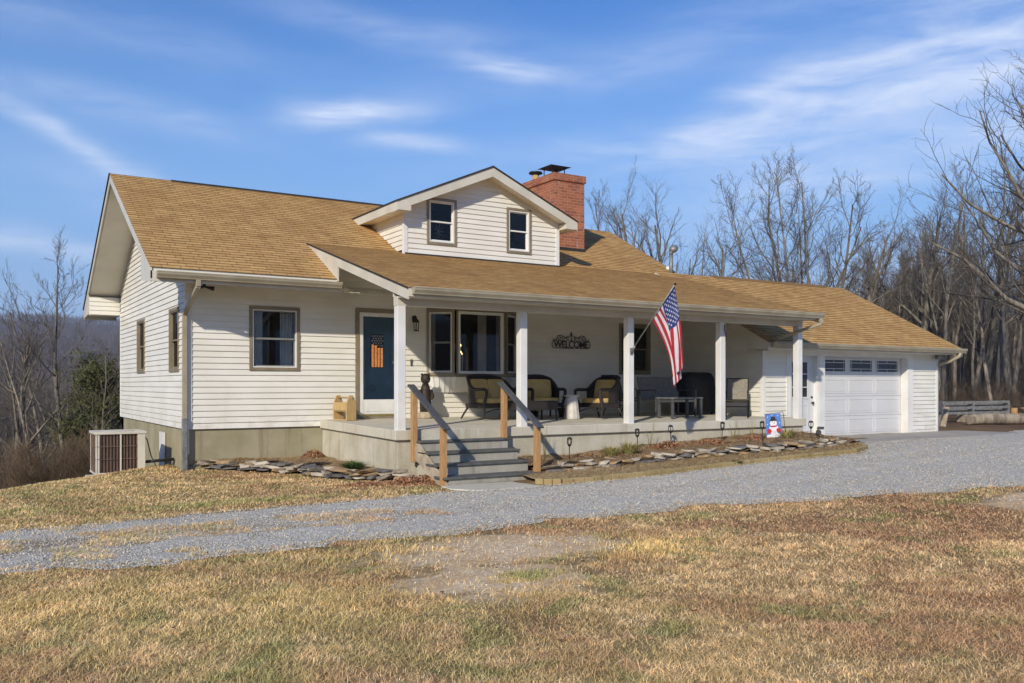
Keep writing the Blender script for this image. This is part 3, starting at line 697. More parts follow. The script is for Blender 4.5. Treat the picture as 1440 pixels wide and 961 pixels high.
m = MB(); m.prism([(-.787, YE + .02, zmain(YE) - .195), (-.787, .05, zmain(.05) - .195), (-.787, .05, 3.53), (-.787, YE + .02, 3.40)], (.02, 0, 0)); m.build('rake_return', M_fascia, H)
m = MB(); m.prism([(-.787, 8.15, 3.98), (-.787, 9.1, 3.47), (-.787, 9.08, 3.40), (-.787, 8.15, 3.46)], (.02, 0, 0)); m.build('rake_return', M_fascia, H)
m = MB(); m.box(-.79, .02, 9.08, 9.12, 3.38, 3.6); m.build('fascia_board', M_fascia, H); m = MB(); m.box(-.79, 2.72, YE - .0, YE + .03, 3.42, 3.60); m.build('fascia_board', M_fascia, H)
m = MB(); m.prism([(-.765, YE + .03, 3.43), (-.765, -.03, 3.52), (-.765, -.03, 3.535), (-.765, YE + .03, 3.445)], (3.47, 0, 0))
for i in range(42): x = -.7 + i * .13; m.prism([(x, YE + .03, 3.422), (x, -.03, 3.512), (x, -.03, 3.52), (x, YE + .03, 3.43)], (.012, 0, 0))
m.build('eave_soffit', M_soffit, H)
m = MB(); m.box(-.765, -.01, 8.16, 9.08, 3.44, 3.46); m.build('eave_soffit', M_soffit, H)
m = MB(); bx = Fr((-.765, 8.15, 0), (1, 0, 0), (0, -1, 0)); siding(m, bx, 0, .75, 3.46, 3.92); m.build('eave_return', M_siding, H)
m = MB(); m.prism([(-.815, YR, zmain(YR) + .018), (-.815, 9.12, zmain(9.12) + .018), (-.815, 9.12, zmain(9.12) - .03), (-.815, YR, zmain(YR) - .03)], (.03, 0, 0)); m.build('roof_edge', M_dark, H)
m = MB(); m.prism([(.5, 3.98, 6.265), (.5, 3.98, 6.31), (.5, 4.08, 6.335), (.5, 4.2, 6.29), (.5, 4.2, 6.24)], (5.3, 0, 0)); m.build('ridge_vent', M_dark, H)
# --- gutters and downspouts
def gutter(mb, x0, x1, y, z, s=-1):
    prof = [(0, 0), (0, .115), (-.012, .12), (-.105, .12), (-.12, .108), (-.118, .07), (-.085, .02), (-.08, 0)]
    mb.prism([(x0, y + a, z + b) for a, b in prof], (x1 - x0, 0, 0))
    mb.box(x0 - .004, x1 + .004, y - .125, y - .1, z + .098, z + .122)
m = MB(); gutter(m, -.70, 2.68, YE - .005, 3.475); gutter(m, 2.68, 12.80, -4.165, 3.09); gutter(m, 12.28, 20.02, -3.175, 2.485); m.build('gutter', M_gutter, H, .004)
def spout(pts, w=.085, d=.06): 
    mb = MB()
    for a, b in zip(pts, pts[1:]): mb.bar(a, b, w, d, up=(0, 1, 0) if abs(Vector(b)[2] - Vector(a)[2]) > .6 * (Vector(b) - Vector(a)).length else (0, 0, 1))
    return mb
spout([(.0, -1.01, 3.48), (.0, -1.0, 3.36), (-.045, -.08, 2.93), (-.045, -.075, .93)]).build('downspout', M_gutter, H, .006)
spout([(-.045, -.08, .98), (-.045, -.08, -.1)], .10, .075).build('downspout', M_greymetal, H, .01)
spout([(12.70, -4.22, 3.09), (12.74, -4.24, 2.98), (12.40, -3.30, 2.69), (12.40, -3.0, 2.66)]).build('downspout', M_gutter, H, .006)
m = MB(); m.tube([(19.75, -3.24, 2.49), (19.74, -3.22, 2.40), (19.68, -3.0, 2.27), (19.64, -2.75, 2.20), (19.66, -2.62, 2.1), (19.67, -2.6, .35)], .05, 8); m.build('downspout', M_gutter, H)
# --- porch roof
m = MB(); sp_ = math.hypot(1, .2815)
roof_plane(m, (2.6, -4.17, zporch(-4.17)), (1, 0, 0), 10.2, (0, 1, .2815), (YJ + .05 + 4.17) * sp_, uoff=.1)
m.build('porch_roof', M_shingle, H)
m = MB(); slab_under(m, 2.64, 12.76, -4.13, YJ + .03, zporch, .13); m.build('porch_ceiling', M_soffit, H)
m = MB()
yj = YJ - .02
m.prism([(2.605, yj, zporch(yj) - .006), (2.605, -4.15, zporch(-4.15) - .006), (2.605, -4.15, zporch(-4.15) - .19), (2.605, -.98, zporch(-.98) - .19), (2.605, -.98, zmain(YE) - .04), (2.605, -.93, zmain(-.93) - .0)], (.035, 0, 0))
m.build('porch_rake_board', M_fascia, H); m = MB(); m.prism([(12.77, 1.0, zporch(1.0) - .01), (12.77, -4.15, zporch(-4.15) - .01), (12.77, -4.15, zporch(-4.15) - .2), (12.77, 1.0, zporch(1.0) - .2)], (.03, 0, 0))
m.build('porch_rake_board', M_fascia, H); m = MB(); m.box(2.62, 12.78, -4.16, -4.13, 3.06, 3.2)
m.build('porch_rake_board', M_fascia, H)
m = MB(); m.prism([(2.595, .88, zporch(.88) + .014), (2.595, -4.17, zporch(-4.17) + .014), (2.595, -4.17, zporch(-4.17) - .018), (2.595, .88, zporch(.88) - .018)], (.014, 0, 0))
m.build('drip_edge', M_dark, H)
m = MB(); m.bar((2.72, -.90, 3.50), (3.35, -.06, 3.50), .12, .05); m.box(2.86, 12.6, -.055, -.017, 3.52, 3.58); m.build('frieze_board', M_fascia, H)
m = MB(); m.box(2.64, 12.76, -3.69, -3.53, 2.945, 3.10); m.box(2.64, 12.76, -4.13, -3.69, 3.065, 3.085); m.box(2.64, 12.76, -3.53, -3.50, 3.10, 3.28); m.build('porch_beam', M_fascia, H, .004)
POSTS = [2.72, 5.17, 7.70, 10.23, 12.68]
for x in POSTS:
    m = MB(); m.box(x - .075, x + .075, -3.69, -3.54, .83, 2.945); m.box(x - .078, x + .078, -3.693, -3.537, .83, .86); m.build('porch_post', M_white, H, .006)
# --- porch floor
m = MB(); L = [(2.60, -3.70), (12.88, -3.70), (12.88, .0), (2.60, .0)]
zt_ = lambda y: .90 + .016 * y
pts = [(x, y, zt_(y)) for x, y in L] + [(x, y, zt_(y) - .17) for x, y in L]
m.add(pts, [(0, 1, 2, 3), (7, 6, 5, 4), (0, 4, 5, 1), (1, 5, 6, 2), (2, 6, 7, 3), (3, 7, 4, 0)]); m.build('porch_floor', M_slab, H, .012, seg=2)
m = MB(); m.box(2.66, 12.82, -3.64, 0.02, -.6, .72); m.build('porch_foundation', M_porchconc, H, .006)
# --- door
D = empty('front_door', (0, 0, 0), parent=H, label='navy blue front door behind a white framed glass storm door')
m = MB(); trimframe(m, FRONT, 3.36, 4.47, .90, 3.215, .09, -.05, .04); m.build('frame', M_trim, D, .004)
m = MB(); m.box(3.45, 3.535, -.06, .025, .98, 3.125, FRONT); m.box(4.295, 4.38, -.06, .025, .98, 3.125, FRONT); m.box(3.535, 4.295, -.06, .025, 3.045, 3.125, FRONT)
m.box(3.535, 4.295, -.03, .02, .99, 1.30, FRONT); m.box(3.60, 4.23, .02, .027, 1.05, 1.25, FRONT); m.build('storm_door', M_white, D, .005)
m = MB(); m.box(3.44, 4.39, -.02, .05, .955, .99, FRONT); m.build('threshold', M_brass, D, .003)
m = MB(); m.box(3.42, 4.41, -.02, .035, .905, .953, FRONT); m.build('sill', M_white, D)
m = MB(); m.box(3.50, 4.33, -.10, -.07, 1.30, 3.06, FRONT)
for (a, b, c, d) in [(3.62, 3.93, 1.37, 1.66), (3.62, 4.2, 1.80, 2.95)]: trimframe(m, FRONT, a, b + .0, c, d, .018, -.07, -.06)
m.tube([FRONT(3.775 + .085 * math.cos(t), -.066, 1.515 + .085 * math.sin(t)) for t in np.linspace(0, 6.28, 20)], .009, 6); m.tube([FRONT(3.775 + .04 * math.cos(t), -.066, 1.515 + .04 * math.sin(t)) for t in np.linspace(0, 6.28, 16)], .009, 6)
m.build('door_panel', M_blue, D)
m = MB(); m.box(3.537, 4.293, -.045, -.04, 1.30, 3.045, FRONT); m.build('pane', M_clear, D)
m = MB(); m.tube([FRONT(4.23, .02, 2.08), FRONT(4.23, .06, 2.08), FRONT(4.17, .065, 2.08)], .012, 8); m.build('handle', M_greymetal, D); m = MB(); m.tube([FRONT(4.23, .02, 1.93), FRONT(4.23, .05, 1.93)], .016, 8); m.build('lock', M_greymetal, D)
M_navy_board = mat('dark_plaque_board', (.02, .03, .05))
PL = empty('flag_plaque', (0, 0, 0), label='small wooden plaque of orange stripes and pale stars hung on the blue front door', cat='plaque')
m = MB(); m.box(3.74, 4.02, -.062, -.052, 1.965, 2.68, FRONT); m.build('backing', M_navy_board, PL)
m = MB()
for i, hh in enumerate((.44, .42, .37, .37)): m.box(3.75 + i * .068, 3.75 + i * .068 + .050, -.051, -.035, 1.98, 1.98 + hh + .04, FRONT)
m.build('stripes', M_orange, PL, .003)
m = MB()
for r_ in range(5):
    for c_ in range(4 + (r_ % 2 == 0)):
        cx, cz = 3.765 + c_ * .057 + (0 if r_ % 2 == 0 else .028), 2.64 - r_ * .05
        if r_ == 4 and c_ < 2: continue
        pts = [FRONT(cx + (.026 if k % 2 == 0 else .012) * math.sin(k * math.pi / 5), -.050, cz + (.026 if k % 2 == 0 else .012) * math.cos(k * math.pi / 5)) for k in range(10)]
        m.prism(pts, (0, -.006, 0))
m.build('stars', M_ceram, PL)
# --- windows
window(FRONT, *w1, ins=M_sash, label='double hung front window with curtains left of the front door')
window(FRONT, *w2, sash=M_trim, ins=M_trim, label='dark double hung window behind the porch posts')
window(LEFT, *ws1, sash=M_trim, ins=M_trim, label='side window near the front corner'); window(LEFT, *ws2, sash=M_trim, ins=M_trim, label='side window near the back corner')
# bay window
B = empty('bay_window', (0, 0, 0), parent=H, label='shallow three sided bay window with taupe trim')
bx0, bx1, bx2, bx3, bd = 5.0, 5.52, 6.78, 7.36, .40
z0, z1 = 1.78, 3.345
def bayfr(a, b):
    a = Vector(a); b = Vector(b); u = (b - a).normalized(); return Fr(a, u, (u.y, -u.x, 0)), (b - a).length
segs = [((bx0, 0, 0), (bx1, -bd, 0)), ((bx1, -bd, 0), (bx2, -bd, 0)), ((bx2, -bd, 0), (bx3, 0, 0))]
for i, (a, b) in enumerate(segs):
    fr, Lh = bayfr(a, b)
    if i == 1:
        window(fr, .02, Lh - .02, z0 + .04, z1 - .1, double=False, tw=.03, parent=B, sw=.075)
    else: window(fr, .02, Lh - .02, z0 + .04, z1 - .1, double=True, tw=.06, parent=B, sw=.03, ins=M_sash)
m = MB()
m.prism([(bx0 - .02, .02, z1 - .10), (bx1 - .02, -bd - .03, z1 - .10), (bx2 + .02, -bd - .03, z1 - .10), (bx3 + .02, .02, z1 - .10)], (0, 0, .10)); m.build('head_trim', M_trim, B); m = MB()
m.prism([(bx0 - .02, .02, z0), (bx1 - .02, -bd - .03, z0), (bx2 + .02, -bd - .03, z0), (bx3 + .02, .02, z0)], (0, 0, .05))
m.build('sill', M_trim, B)
m = MB()                                                    # flared skirt under the bay, clad with slanting boards
bot = [(bx0 + .1, 0, 1.44), (bx1 + .12, -.05, 1.44), (bx2 - .12, -.05, 1.44), (bx3 - .1, 0, 1.44)]; topp = [(bx0 + .02, 0, z0), (bx1, -bd, z0), (bx2, -bd, z0), (bx3 - .02, 0, z0)]
for i in range(3):
    n_ = 12 if i == 1 else 5
    for k in range(n_):
        def lp(P, Q, t): return Vector(P).lerp(Vector(Q), t)
        a, b = lp(topp[i], topp[i + 1], k / n_), lp(topp[i], topp[i + 1], (k + 1) / n_); c, d = lp(bot[i], bot[i + 1], (k + 1) / n_), lp(bot[i], bot[i + 1], k / n_)
        m.quad(a, b + Vector((0, -.02, 0)), c + Vector((0, -.02, 0)), d); m.quad(b, b + Vector((0, -.02, 0)), c + Vector((0, -.02, 0)), c)
m.build('skirt', M_white, B)
# --- dormer
zr = [(5.26, 6.02, 4.77, 5.83), (7.36, 8.06, 4.74, 5.82)]
m = MB(); siding(m, DORF, 4.74, 8.83, 4.535, 6.5, [hol(a, .04) for a in zr], top=lambda z: (6.78 - (6.50 - z) / .43, 6.78 + (6.5 - z) / .43))
DL = Fr((4.71, .5, 0), (0, 1, 0), (-1, 0, 0)); DR_ = Fr((8.86, .5, 0), (0, 1, 0), (1, 0, 0))
siding(m, DL, .04, 2.5, 4.60, 5.75); siding(m, DR_, .04, 2.5, 4.60, 5.75); m.build('dormer_wall', M_siding, H)
m = MB(); m.box(4.685, 4.79, .475, .56, 4.50, 5.66); m.build('dormer_corner_board', M_white, H, .004); m = MB(); m.box(8.78, 8.885, .475, .56, 4.50, 5.66); m.build('dormer_corner_board', M_white, H, .004)
m = MB(); m.box(4.72, 8.86, .44, .53, 4.46, 4.535); m.build('dormer_flashing', M_dark, H)
window(DORF, *zr[0], tw=.06, label='left dormer window', sw=.04); window(DORF, *zr[1], tw=.06, label='right dormer window', sw=.04)
DX0, DX1, DY0, DY1 = 4.38, 9.18, .13, 4.6
m = MB(); sd_ = math.hypot(1, .43)
roof_plane(m, (DX0, DY1, zdorm(DX0)), (0, -1, 0), DY1 - DY0, (1, 0, .43), (6.78 - DX0) * sd_)
roof_plane(m, (DX1, DY0, zdorm(DX1)), (0, 1, 0), DY1 - DY0, (-1, 0, .43), (DX1 - 6.78) * sd_); m.build('dormer_roof', M_shingle, H)
m = MB(); m.prism([(DX0 + .02, DY0 + .03, zdorm(DX0) - .15), (DX0 + .02, DY0 + .03, zdorm(DX0) - .004), (6.78, DY0 + .03, 6.614), (DX1 - .02, DY0 + .03, zdorm(DX1) - .004), (DX1 - .02, DY0 + .03, zdorm(DX1) - .15), (6.78, DY0 + .03, 6.46)], (0, DY1 - DY0 - .05, 0))
m.box(DX0 + .03, 4.72, DY0 + .05, 2.9, 5.40, 5.46); m.box(8.87, DX1 - .03, DY0 + .05, 2.9, 5.40, 5.46)
m.build('dormer_soffit', M_soffit, H)
m = MB()
for s, xe in ((-1, DX0), (1, DX1)):
    m.prism([(xe, DY0, zdorm(xe) - .004), (6.78, DY0, 6.616), (6.78, DY0, 6.40), (xe, DY0, zdorm(xe) - .21)], (0, .03, 0))
    xi = xe - s * .33
    m.prism([(xe, DY0 + .002, zdorm(xe) - .21), (xi, DY0 + .002, zdorm(xi) - .21), (xi, DY0 + .002, 5.40), (xe, DY0 + .002, 5.39)], (0, .32, 0))
    m.box(min(xe, xe - s * .03), max(xe, xe - s * .03), DY0 + .03, 3.0, 5.39, zdorm(xe) - .006)
m.build('dormer_rake_board', M_fascia, H)
m = MB()
for s, xe in ((-1, DX0), (1, DX1)): m.prism([(xe + s * .02, DY0 - .02, zdorm(xe) - .02), (xe + s * .02, DY0 - .02, zdorm(xe) + .014), (6.78, DY0 - .02, 6.65), (6.78, DY0 - .02, 6.61)], (0, .022, 0))
m.prism([(DX0 - .02, DY0, zdorm(DX0) + .016), (DX0 - .02, DY0, zdorm(DX0) - .012), (DX0 - .02, 3.0, zdorm(DX0) - .012), (DX0 - .02, 3.0, zdorm(DX0) + .016)], (.018, 0, 0))
m.build('dormer_drip_edge', M_dark, H)
# --- chimney
C_ = empty('chimney', (0, 0, 0), parent=H)
cx0, cx1, cy0, cy1 = 9.80, 10.78, 2.0, 3.75
def brickbox(mb, x0, x1, y0, y1, z0, z1):
    P = [(x0, y0), (x1, y0), (x1, y1), (x0, y1)]; s = 0
    for i in range(4):
        a, b = P[i], P[(i + 1) % 4]; L_ = math.hypot(b[0] - a[0], b[1] - a[1])
        mb.quad((*a, z0), (*b, z0), (*b, z1), (*a, z1), uv=[(s, z0), (s + L_, z0), (s + L_, z1), (s, z1)]); s += L_
    mb.quad((x0, y0, z1), (x1, y0, z1), (x1, y1, z1), (x0, y1, z1), uv=[(0, 0), (x1 - x0, 0), (x1 - x0, y1 - y0), (0, y1 - y0)])
    mb.quad((x0, y1, z0), (x1, y1, z0), (x1, y0, z0), (x0, y0, z0), uv=[(0, 0), (.1, 0), (.1, .1), (0, .1)])
m = MB(); brickbox(m, cx0, cx1, cy0, cy1, 4.9, 7.10); m.build('stack', M_brick, C_)
m = MB(); brickbox(m, cx0 - .035, cx1 + .035, cy0 - .035, cy1 + .035, 7.08, 7.27); m.build('corbel', M_brick, C_)
m = MB(); m.box(cx0 - .02, cx1 + .02, cy0 - .02, cy1 + .02, 4.9, 5.30); m.build('flashing', M_dark, C_)
m = MB(); m.box(9.95, 10.45, 2.35, 2.85, 7.27, 7.33); m.build('flue', M_porchconc, C_)
m = MB()
for dx, dy in ((-.2, -.2), (.2, -.2), (.2, .2), (-.2, .2)): m.bar((10.2 + dx, 2.6 + dy, 7.33), (10.2 + dx, 2.6 + dy, 7.56), .02, .02)
m.add([(9.86, 2.26, 7.55), (10.54, 2.26, 7.55), (10.54, 2.94, 7.55), (9.86, 2.94, 7.55), (10.2, 2.6, 7.63)], [(0, 1, 2, 3), (0, 4, 1), (1, 4, 2), (2, 4, 3), (3, 4, 0)])
m.build('chimney_cap', M_black, C_)
m = MB(); m.lathe((10.15, 3.45, 7.27), [(.17, 0), (.16, .1), (.1, .11), (.1, .28)], 12); m.build('flue', M_ply, C_)
m = MB(); m.lathe((10.15, 3.45, 7.52), [(.1, 0), (.09, .04), (.2, .05), (.19, .09), (.02, .13)], 12); m.build('chimney_cap', M_black, C_)
# --- roof pipes
m = MB(); bz = zporch(.75) if 0 else 4.58
m.tube([(12.92, .9, 4.48), (12.92, .9, 5.20)], .055, 10); m.tube([(12.92, .9, 5.18), (12.92, .9, 5.25), (12.95, .88, 5.30)], .06, 10); m.sphere((12.98, .87, 5.34), .14, 12, 8, sc=(1, .9, .75), M=Matrix.Rotation(-.5, 3, 'Y')); m.build('vent_pipe', M_greymetal, H)
m = MB(); m.tube([(13.16, 1.3, 4.66), (13.16, 1.3, 4.92)], .05, 10); m.lathe((13.16, 1.3, 4.68), [(.1, 0), (.06, .04)], 10); m.build('vent_pipe', M_white, H)
# --- garage
GD = (14.80, 18.20, .29, 2.34); ED = (13.55, 14.52, .32, 2.32)
m = MB(); siding(m, GARF, 12.68, 13.50, .30, 2.50); m.build('garage_wall', M_siding, H); m = MB(); siding(m, GARF, 18.42, 19.55, .27, 2.50); m.build('garage_wall', M_siding, H); m = MB()
siding(m, GARL, -2.60, -.02, .86, 4.3, top=lambda z: ((z - 4.14) / .525 if z > 2.6 else -99, 99)); m.build('garage_wall', M_siding, H); m = MB()
GR = Fr((19.6, 0, 0), (0, 1, 0), (1, 0, 0)); siding(m, GR, -2.6, 4.3, .27, 4.4, top=lambda z: (.75 - (4.45 - z) / .525, .75 + (4.45 - z) / .525)); m.build('garage_wall', M_siding, H)
m = MB(); m.box(12.575, 12.68, -2.675, -2.58, .70, 2.52); m.build('garage_corner_board', M_white, H, .004); m = MB(); m.box(19.53, 19.625, -2.675, -2.58, .26, 2.5); m.build('garage_corner_board', M_white, H, .004)
m = MB()                                                    # white cladding round the recessed doors
m.box(13.48, 13.56, -2.685, -2.62, .30, 2.42); m.box(14.51, 14.80, -2.69, -2.48, .30, 2.42); m.box(18.20, 18.45, -2.69, -2.48, .28, 2.42)
m.box(13.48, 18.45, -2.692, -2.48, 2.335, 2.50); m.box(13.40, 13.48, -2.68, -2.62, .30, 2.5)
m.box(14.56, 14.74, -2.70, -2.69, .30, 2.33); m.build('garage_door_casing', M_white, H, .004)
GDR = empty('garage_door', (0, 0, 0), parent=H, label='wide white raised panel garage door with three small lites')
GF2 = Fr((0, -2.47, 0), (1, 0, 0), (0, -1, 0))
m = MB(); m.box(GD[0], GD[1], -.03, .0, GD[2], GD[3] + .02, GF2)
rows = np.linspace(GD[2] + .0, GD[3], 5)
for r_ in range(4):
    m.box(GD[0], GD[1], .0, .012, rows[r_] + .006, rows[r_ + 1] - .006, GF2)
    if r_ < 3:
        for c_ in range(3):
            a = GD[0] + .07 + c_ * 1.10; trimframe(m, GF2, a, a + 1.02, rows[r_] + .075, rows[r_ + 1] - .075, .02, .012, .021); m.box(a + .05, a + .97, .012, .018, rows[r_] + .125, rows[r_ + 1] - .125, GF2)
m.build('door_leaf', M_whitedoor, GDR, .003)
for c_ in range(3):
    a = GD[0] + .07 + c_ * 1.10 + .06; b = a + .90; z0_, z1_ = rows[3] + .13, rows[4] - .09
    g = empty('lite', (0, 0, 0), parent=GDR)
    m = MB(); trimframe(m, GF2, a - .03, b + .03, z0_ - .03, z1_ + .03, .03, .012, .03)
    m.box(a, b, .020, .026, z0_ + .06, z0_ + .075, GF2); m.box(a, b, .020, .026, z1_ - .075, z1_ - .06, GF2)
    m.box(a + .05, a + .062, .020, .026, z0_, z1_, GF2); m.box(b - .062, b - .05, .020, .026, z0_, z1_, GF2); m.box((a + b) / 2 - .006, (a + b) / 2 + .006, .020, .026, z0_, z0_ + .06, GF2); m.box((a + b) / 2 - .006, (a + b) / 2 + .006, .020, .026, z1_ - .06, z1_, GF2)
    m.build('frame', M_whitedoor, g)
    m = MB(); m.box(a, b, .013, .016, z0_, z1_, GF2); m.build('pane', mat('dark_lite', (.03, .03, .032), (.05, .05, .05), 3, .08), g) if c_ == 0 else m.build('pane', bpy.data.materials['dark_lite'], g)
EDR = empty('garage_entry_door', (0, 0, 0), parent=H, label='white entry door with a tall glazed panel beside the garage door')
GF3 = Fr((0, -2.58, 0), (1, 0, 0), (0, -1, 0))
m = MB(); m.box(ED[0], ED[1], -.04, 0, ED[2], ED[3] + .03, GF3); trimframe(m, GF3, 13.64, 14.30, 1.26, 2.22, .05, 0, .015)
for z_ in (1.55, 1.88): m.box(13.69, 14.25, .002, .012, z_ - .012, z_ + .012, GF3)
m.box(13.96, 13.985, .002, .012, 1.31, 2.17, GF3); trimframe(m, GF3, 13.66, 14.28, .45, 1.12, .03, 0, .01)
m.build('door_leaf', M_whitedoor, EDR, .003)
m = MB(); m.box(13.68, 14.26, .0005, .003, 1.30, 2.18, GF3); m.build('pane', bpy.data.materials['dark_lite'], EDR)
m = MB(); m.sphere(GF3(14.42, .05, 1.16), .033, 10, 7); m.tube([GF3(14.42, 0, 1.16), GF3(14.42, .05, 1.16)], .014, 8); m.tube([GF3(14.42, 0, 1.30), GF3(14.42, .02, 1.30)], .028, 10); m.build('knob', M_black, EDR)
m = MB(); m.box(12.65, 19.58, -2.64, -2.4, -.4, .30); m.box(12.65, 19.58, -2.4, 4.4, -.6, .27); m.build('garage_foundation', M_found, H)
m = MB(); sg_ = math.hypot(1, .525)
roof_plane(m, (12.2, -3.17, zgar(-3.17)), (1, 0, 0), 7.82, (0, 1, .525), (.75 + 3.17) * sg_, uoff=.07)
roof_plane(m, (12.2, 4.7, zgar(4.7)), (1, 0, 0), 7.82, (0, -1, .525), (4.7 - .75) * sg_); m.build('garage_roof', M_shingle, H)
m = MB(); slab_under(m, 12.25, 19.97, -3.14, .75, zgar, .14); slab_under(m, 12.25, 19.97, .75, 4.65, zgar, .14); m.box(12.62, 19.97, -3.12, -2.66, 2.455, 2.475); m.build('garage_soffit', M_soffit, H)
m = MB()
for xr in (12.22, 19.97):
    for ya, yb in ((-3.16, .75), (.75, 4.7)): m.prism([(xr, ya, zgar(ya) - .006), (xr, yb, zgar(yb) - .006), (xr, yb, zgar(yb) - .20), (xr, ya, zgar(ya) - .20)], (.03, 0, 0))
m.prism([(12.222, -3.15, 2.42), (12.222, -3.15, zgar(-3.15) - .2), (12.222, -2.5, zgar(-2.5) - .2), (12.222, -2.5, 2.46)], (.02, 0, 0)); m.box(12.24, 20, -3.17, -3.14, 2.45, 2.6); m.box(12.24, 12.58, -3.14, -2.66, 2.45, 2.47)
m.build('garage_rake_board', M_fascia, H)
m = MB(); m.prism([(14.3, .62, zgar(.62) + .012), (14.3, .75, 4.69), (14.3, .88, zgar(.88) + .012)], (4.8, 0, 0)); m.build('garage_ridge_cap', M_shingle, H)

# ------------------------------------------------------------------ front steps and paving
ST = empty('porch_steps', (0, 0, 0), label='concrete front steps with dark grey treads between two wooden handrails', cat='steps')
TR = [(.665, -3.98), (.49, -4.31), (.315, -4.64), (.14, -4.97)]
for i, (z, y) in enumerate(TR):
    yb = -3.66 if i == 0 else TR[i - 1][1] + .03
    m = MB(); m.box(2.92 - .02 * i, 4.70, y, yb + .02, z - .035, z); m.build('tread', M_tread, ST, .008, seg=2)
    m = MB(); m.box(2.96, 4.66, y + .035, yb + .06, z - .19, z - .035); m.build('riser', M_riser, ST)
m = MB(); m.prism([(2.90, -3.70, .40), (2.90, -3.70, .62), (2.90, -3.95, .62), (2.90, -5.0, .02), (2.90, -4.85, -.08)], (.04, 0, 0)); m.build('stringer', M_oldwood, ST, .004)
m = MB(); m.box(2.96, 4.69, -3.74, -3.60, .60, .838); m.box(3.0, 4.62, -4.6, -3.7, -.2, .25); m.build('landing', M_porchconc, ST)
for name, x0, lab in (('handrail', 2.90, 'wooden handrail with grey cap board on the left of the steps'), ('handrail', 4.68, 'wooden handrail with grey cap board on the right of the steps')):
    h = empty('handrail', (0, 0, 0), label=lab, cat='handrail', group='handrails of the front steps')
    z1, z2 = (1.575, .955) if x0 < 4 else (1.62, .935)
    for (y, zb, zt) in ((-3.79, .30, z1 - .07), (-4.86, -.10, z2 + .01)):
        m = MB(); m.box(x0 - .046, x0 + .046, y - .046, y + .046, zb, zt); m.build('post', M_lumber, h, .004)
    m = MB(); m.bar((x0, -3.66, z1 + .03), (x0, -4.98, z2 - .05), .135, .035); m.build('cap_board', M_rail, h, .012, seg=2)
m = MB()
pv = [(2.80, -4.98), (4.15, -4.98), (4.30, -5.45), (4.35, -5.95), (3.0, -5.75), (2.75, -5.4)]
m.prism([(x, y, -.12) for x, y in pv], (0, 0, .142)); tag(m.build('concrete_landing_pad', M_slab, None, .01), kind='structure')
m = MB(); ap = [(12.9, -2.70), (20.4, -2.70), (20.9, -4.35), (13.6, -4.75), (12.9, -4.3)]
m.prism([(x, y, -.1) for x, y in ap], (0, 0, .415)); tag(m.build('garage_apron', M_apron, None, .01), kind='structure')

# ------------------------------------------------------------------ planting beds
def strip_mesh(name, xs, y0f, y1f, zf, mt, n=12, kind='structure'):
    t = np.linspace(0, 1, n)[:, None]; X = np.repeat(xs[None], n, 0); Y = y0f(xs)[None] * (1 - t) + y1f(xs)[None] * t; Z = zf(X, Y, t)
    ix = np.arange(X.size).reshape(X.shape); q = np.stack([ix[:-1, :-1], ix[:-1, 1:], ix[1:, 1:], ix[1:, :-1]], -1).reshape(-1, 4)
    o = np_mesh(name, np.stack([X, Y, Z], -1).reshape(-1, 3), q, mt, smooth=True); return tag(o, kind=kind)
CURB = [(4.2, -5.55), (4.45, -5.92), (5.0, -6.02), (6.8, -6.04), (9.35, -6.12), (11.2, -6.22), (12.2, -5.75), (12.9, -4.9)]
STN = [(4.95, -4.85), (6.0, -4.95), (7.0, -5.0), (8.0, -5.05), (9.2, -5.25), (10.8, -5.45), (11.9, -5.35)]
xs = np.linspace(4.3, 12.75, 120)
bedz = lambda x: .12 + .26 * sst(4.5, 12, x)
strip_mesh('bed_sand', xs, lambda x: lin(CURB, x) + .03, lambda x: lin(STN, x), lambda X, Y, t: gz(X, Y) + .03 + .06 * t + (fbm(X, Y, 6, 51) - .5) * .04, M_sand)
xs2 = np.linspace(4.8, 12.86, 120)
M_soil = mat('bed_soil', (.30, .20, .11), (.15, .09, .05), 5, .95, .8, 30)
strip_mesh('bed_soil', xs2, lambda x: lin(STN, x) - .02, lambda x: x * 0 - 3.62, lambda X, Y, t: bedz(X) + .05 + .10 * t + (fbm(X, Y, 3, 52) - .5) * .12, M_soil)
m = MB(); cp = [Vector((x, y, G(x, y))) for x, y in CURB]
def resample(P, d):
    out = []; 
    for a, b in zip(P, P[1:]):
        n = max(1, int(round((b - a).length / d))); out += [a.lerp(b, i / n) for i in range(n)]
    return out + [P[-1]]
cr = resample(cp, .16)
for a, b in zip(cr, cr[1:]):
    d = (b - a).normalized() * .004; w = .10 + rng.uniform(-.008, .008); zt = .085 + rng.uniform(-.008, .008)
    m.bar(a + d + Vector((0, 0, zt - .06)), b - d + Vector((0, 0, zt - .06)), w, .14)
tag(m.build('edging', M_curb, None, .008), 'low tan paver edging in front of the long planting bed', 'edging')
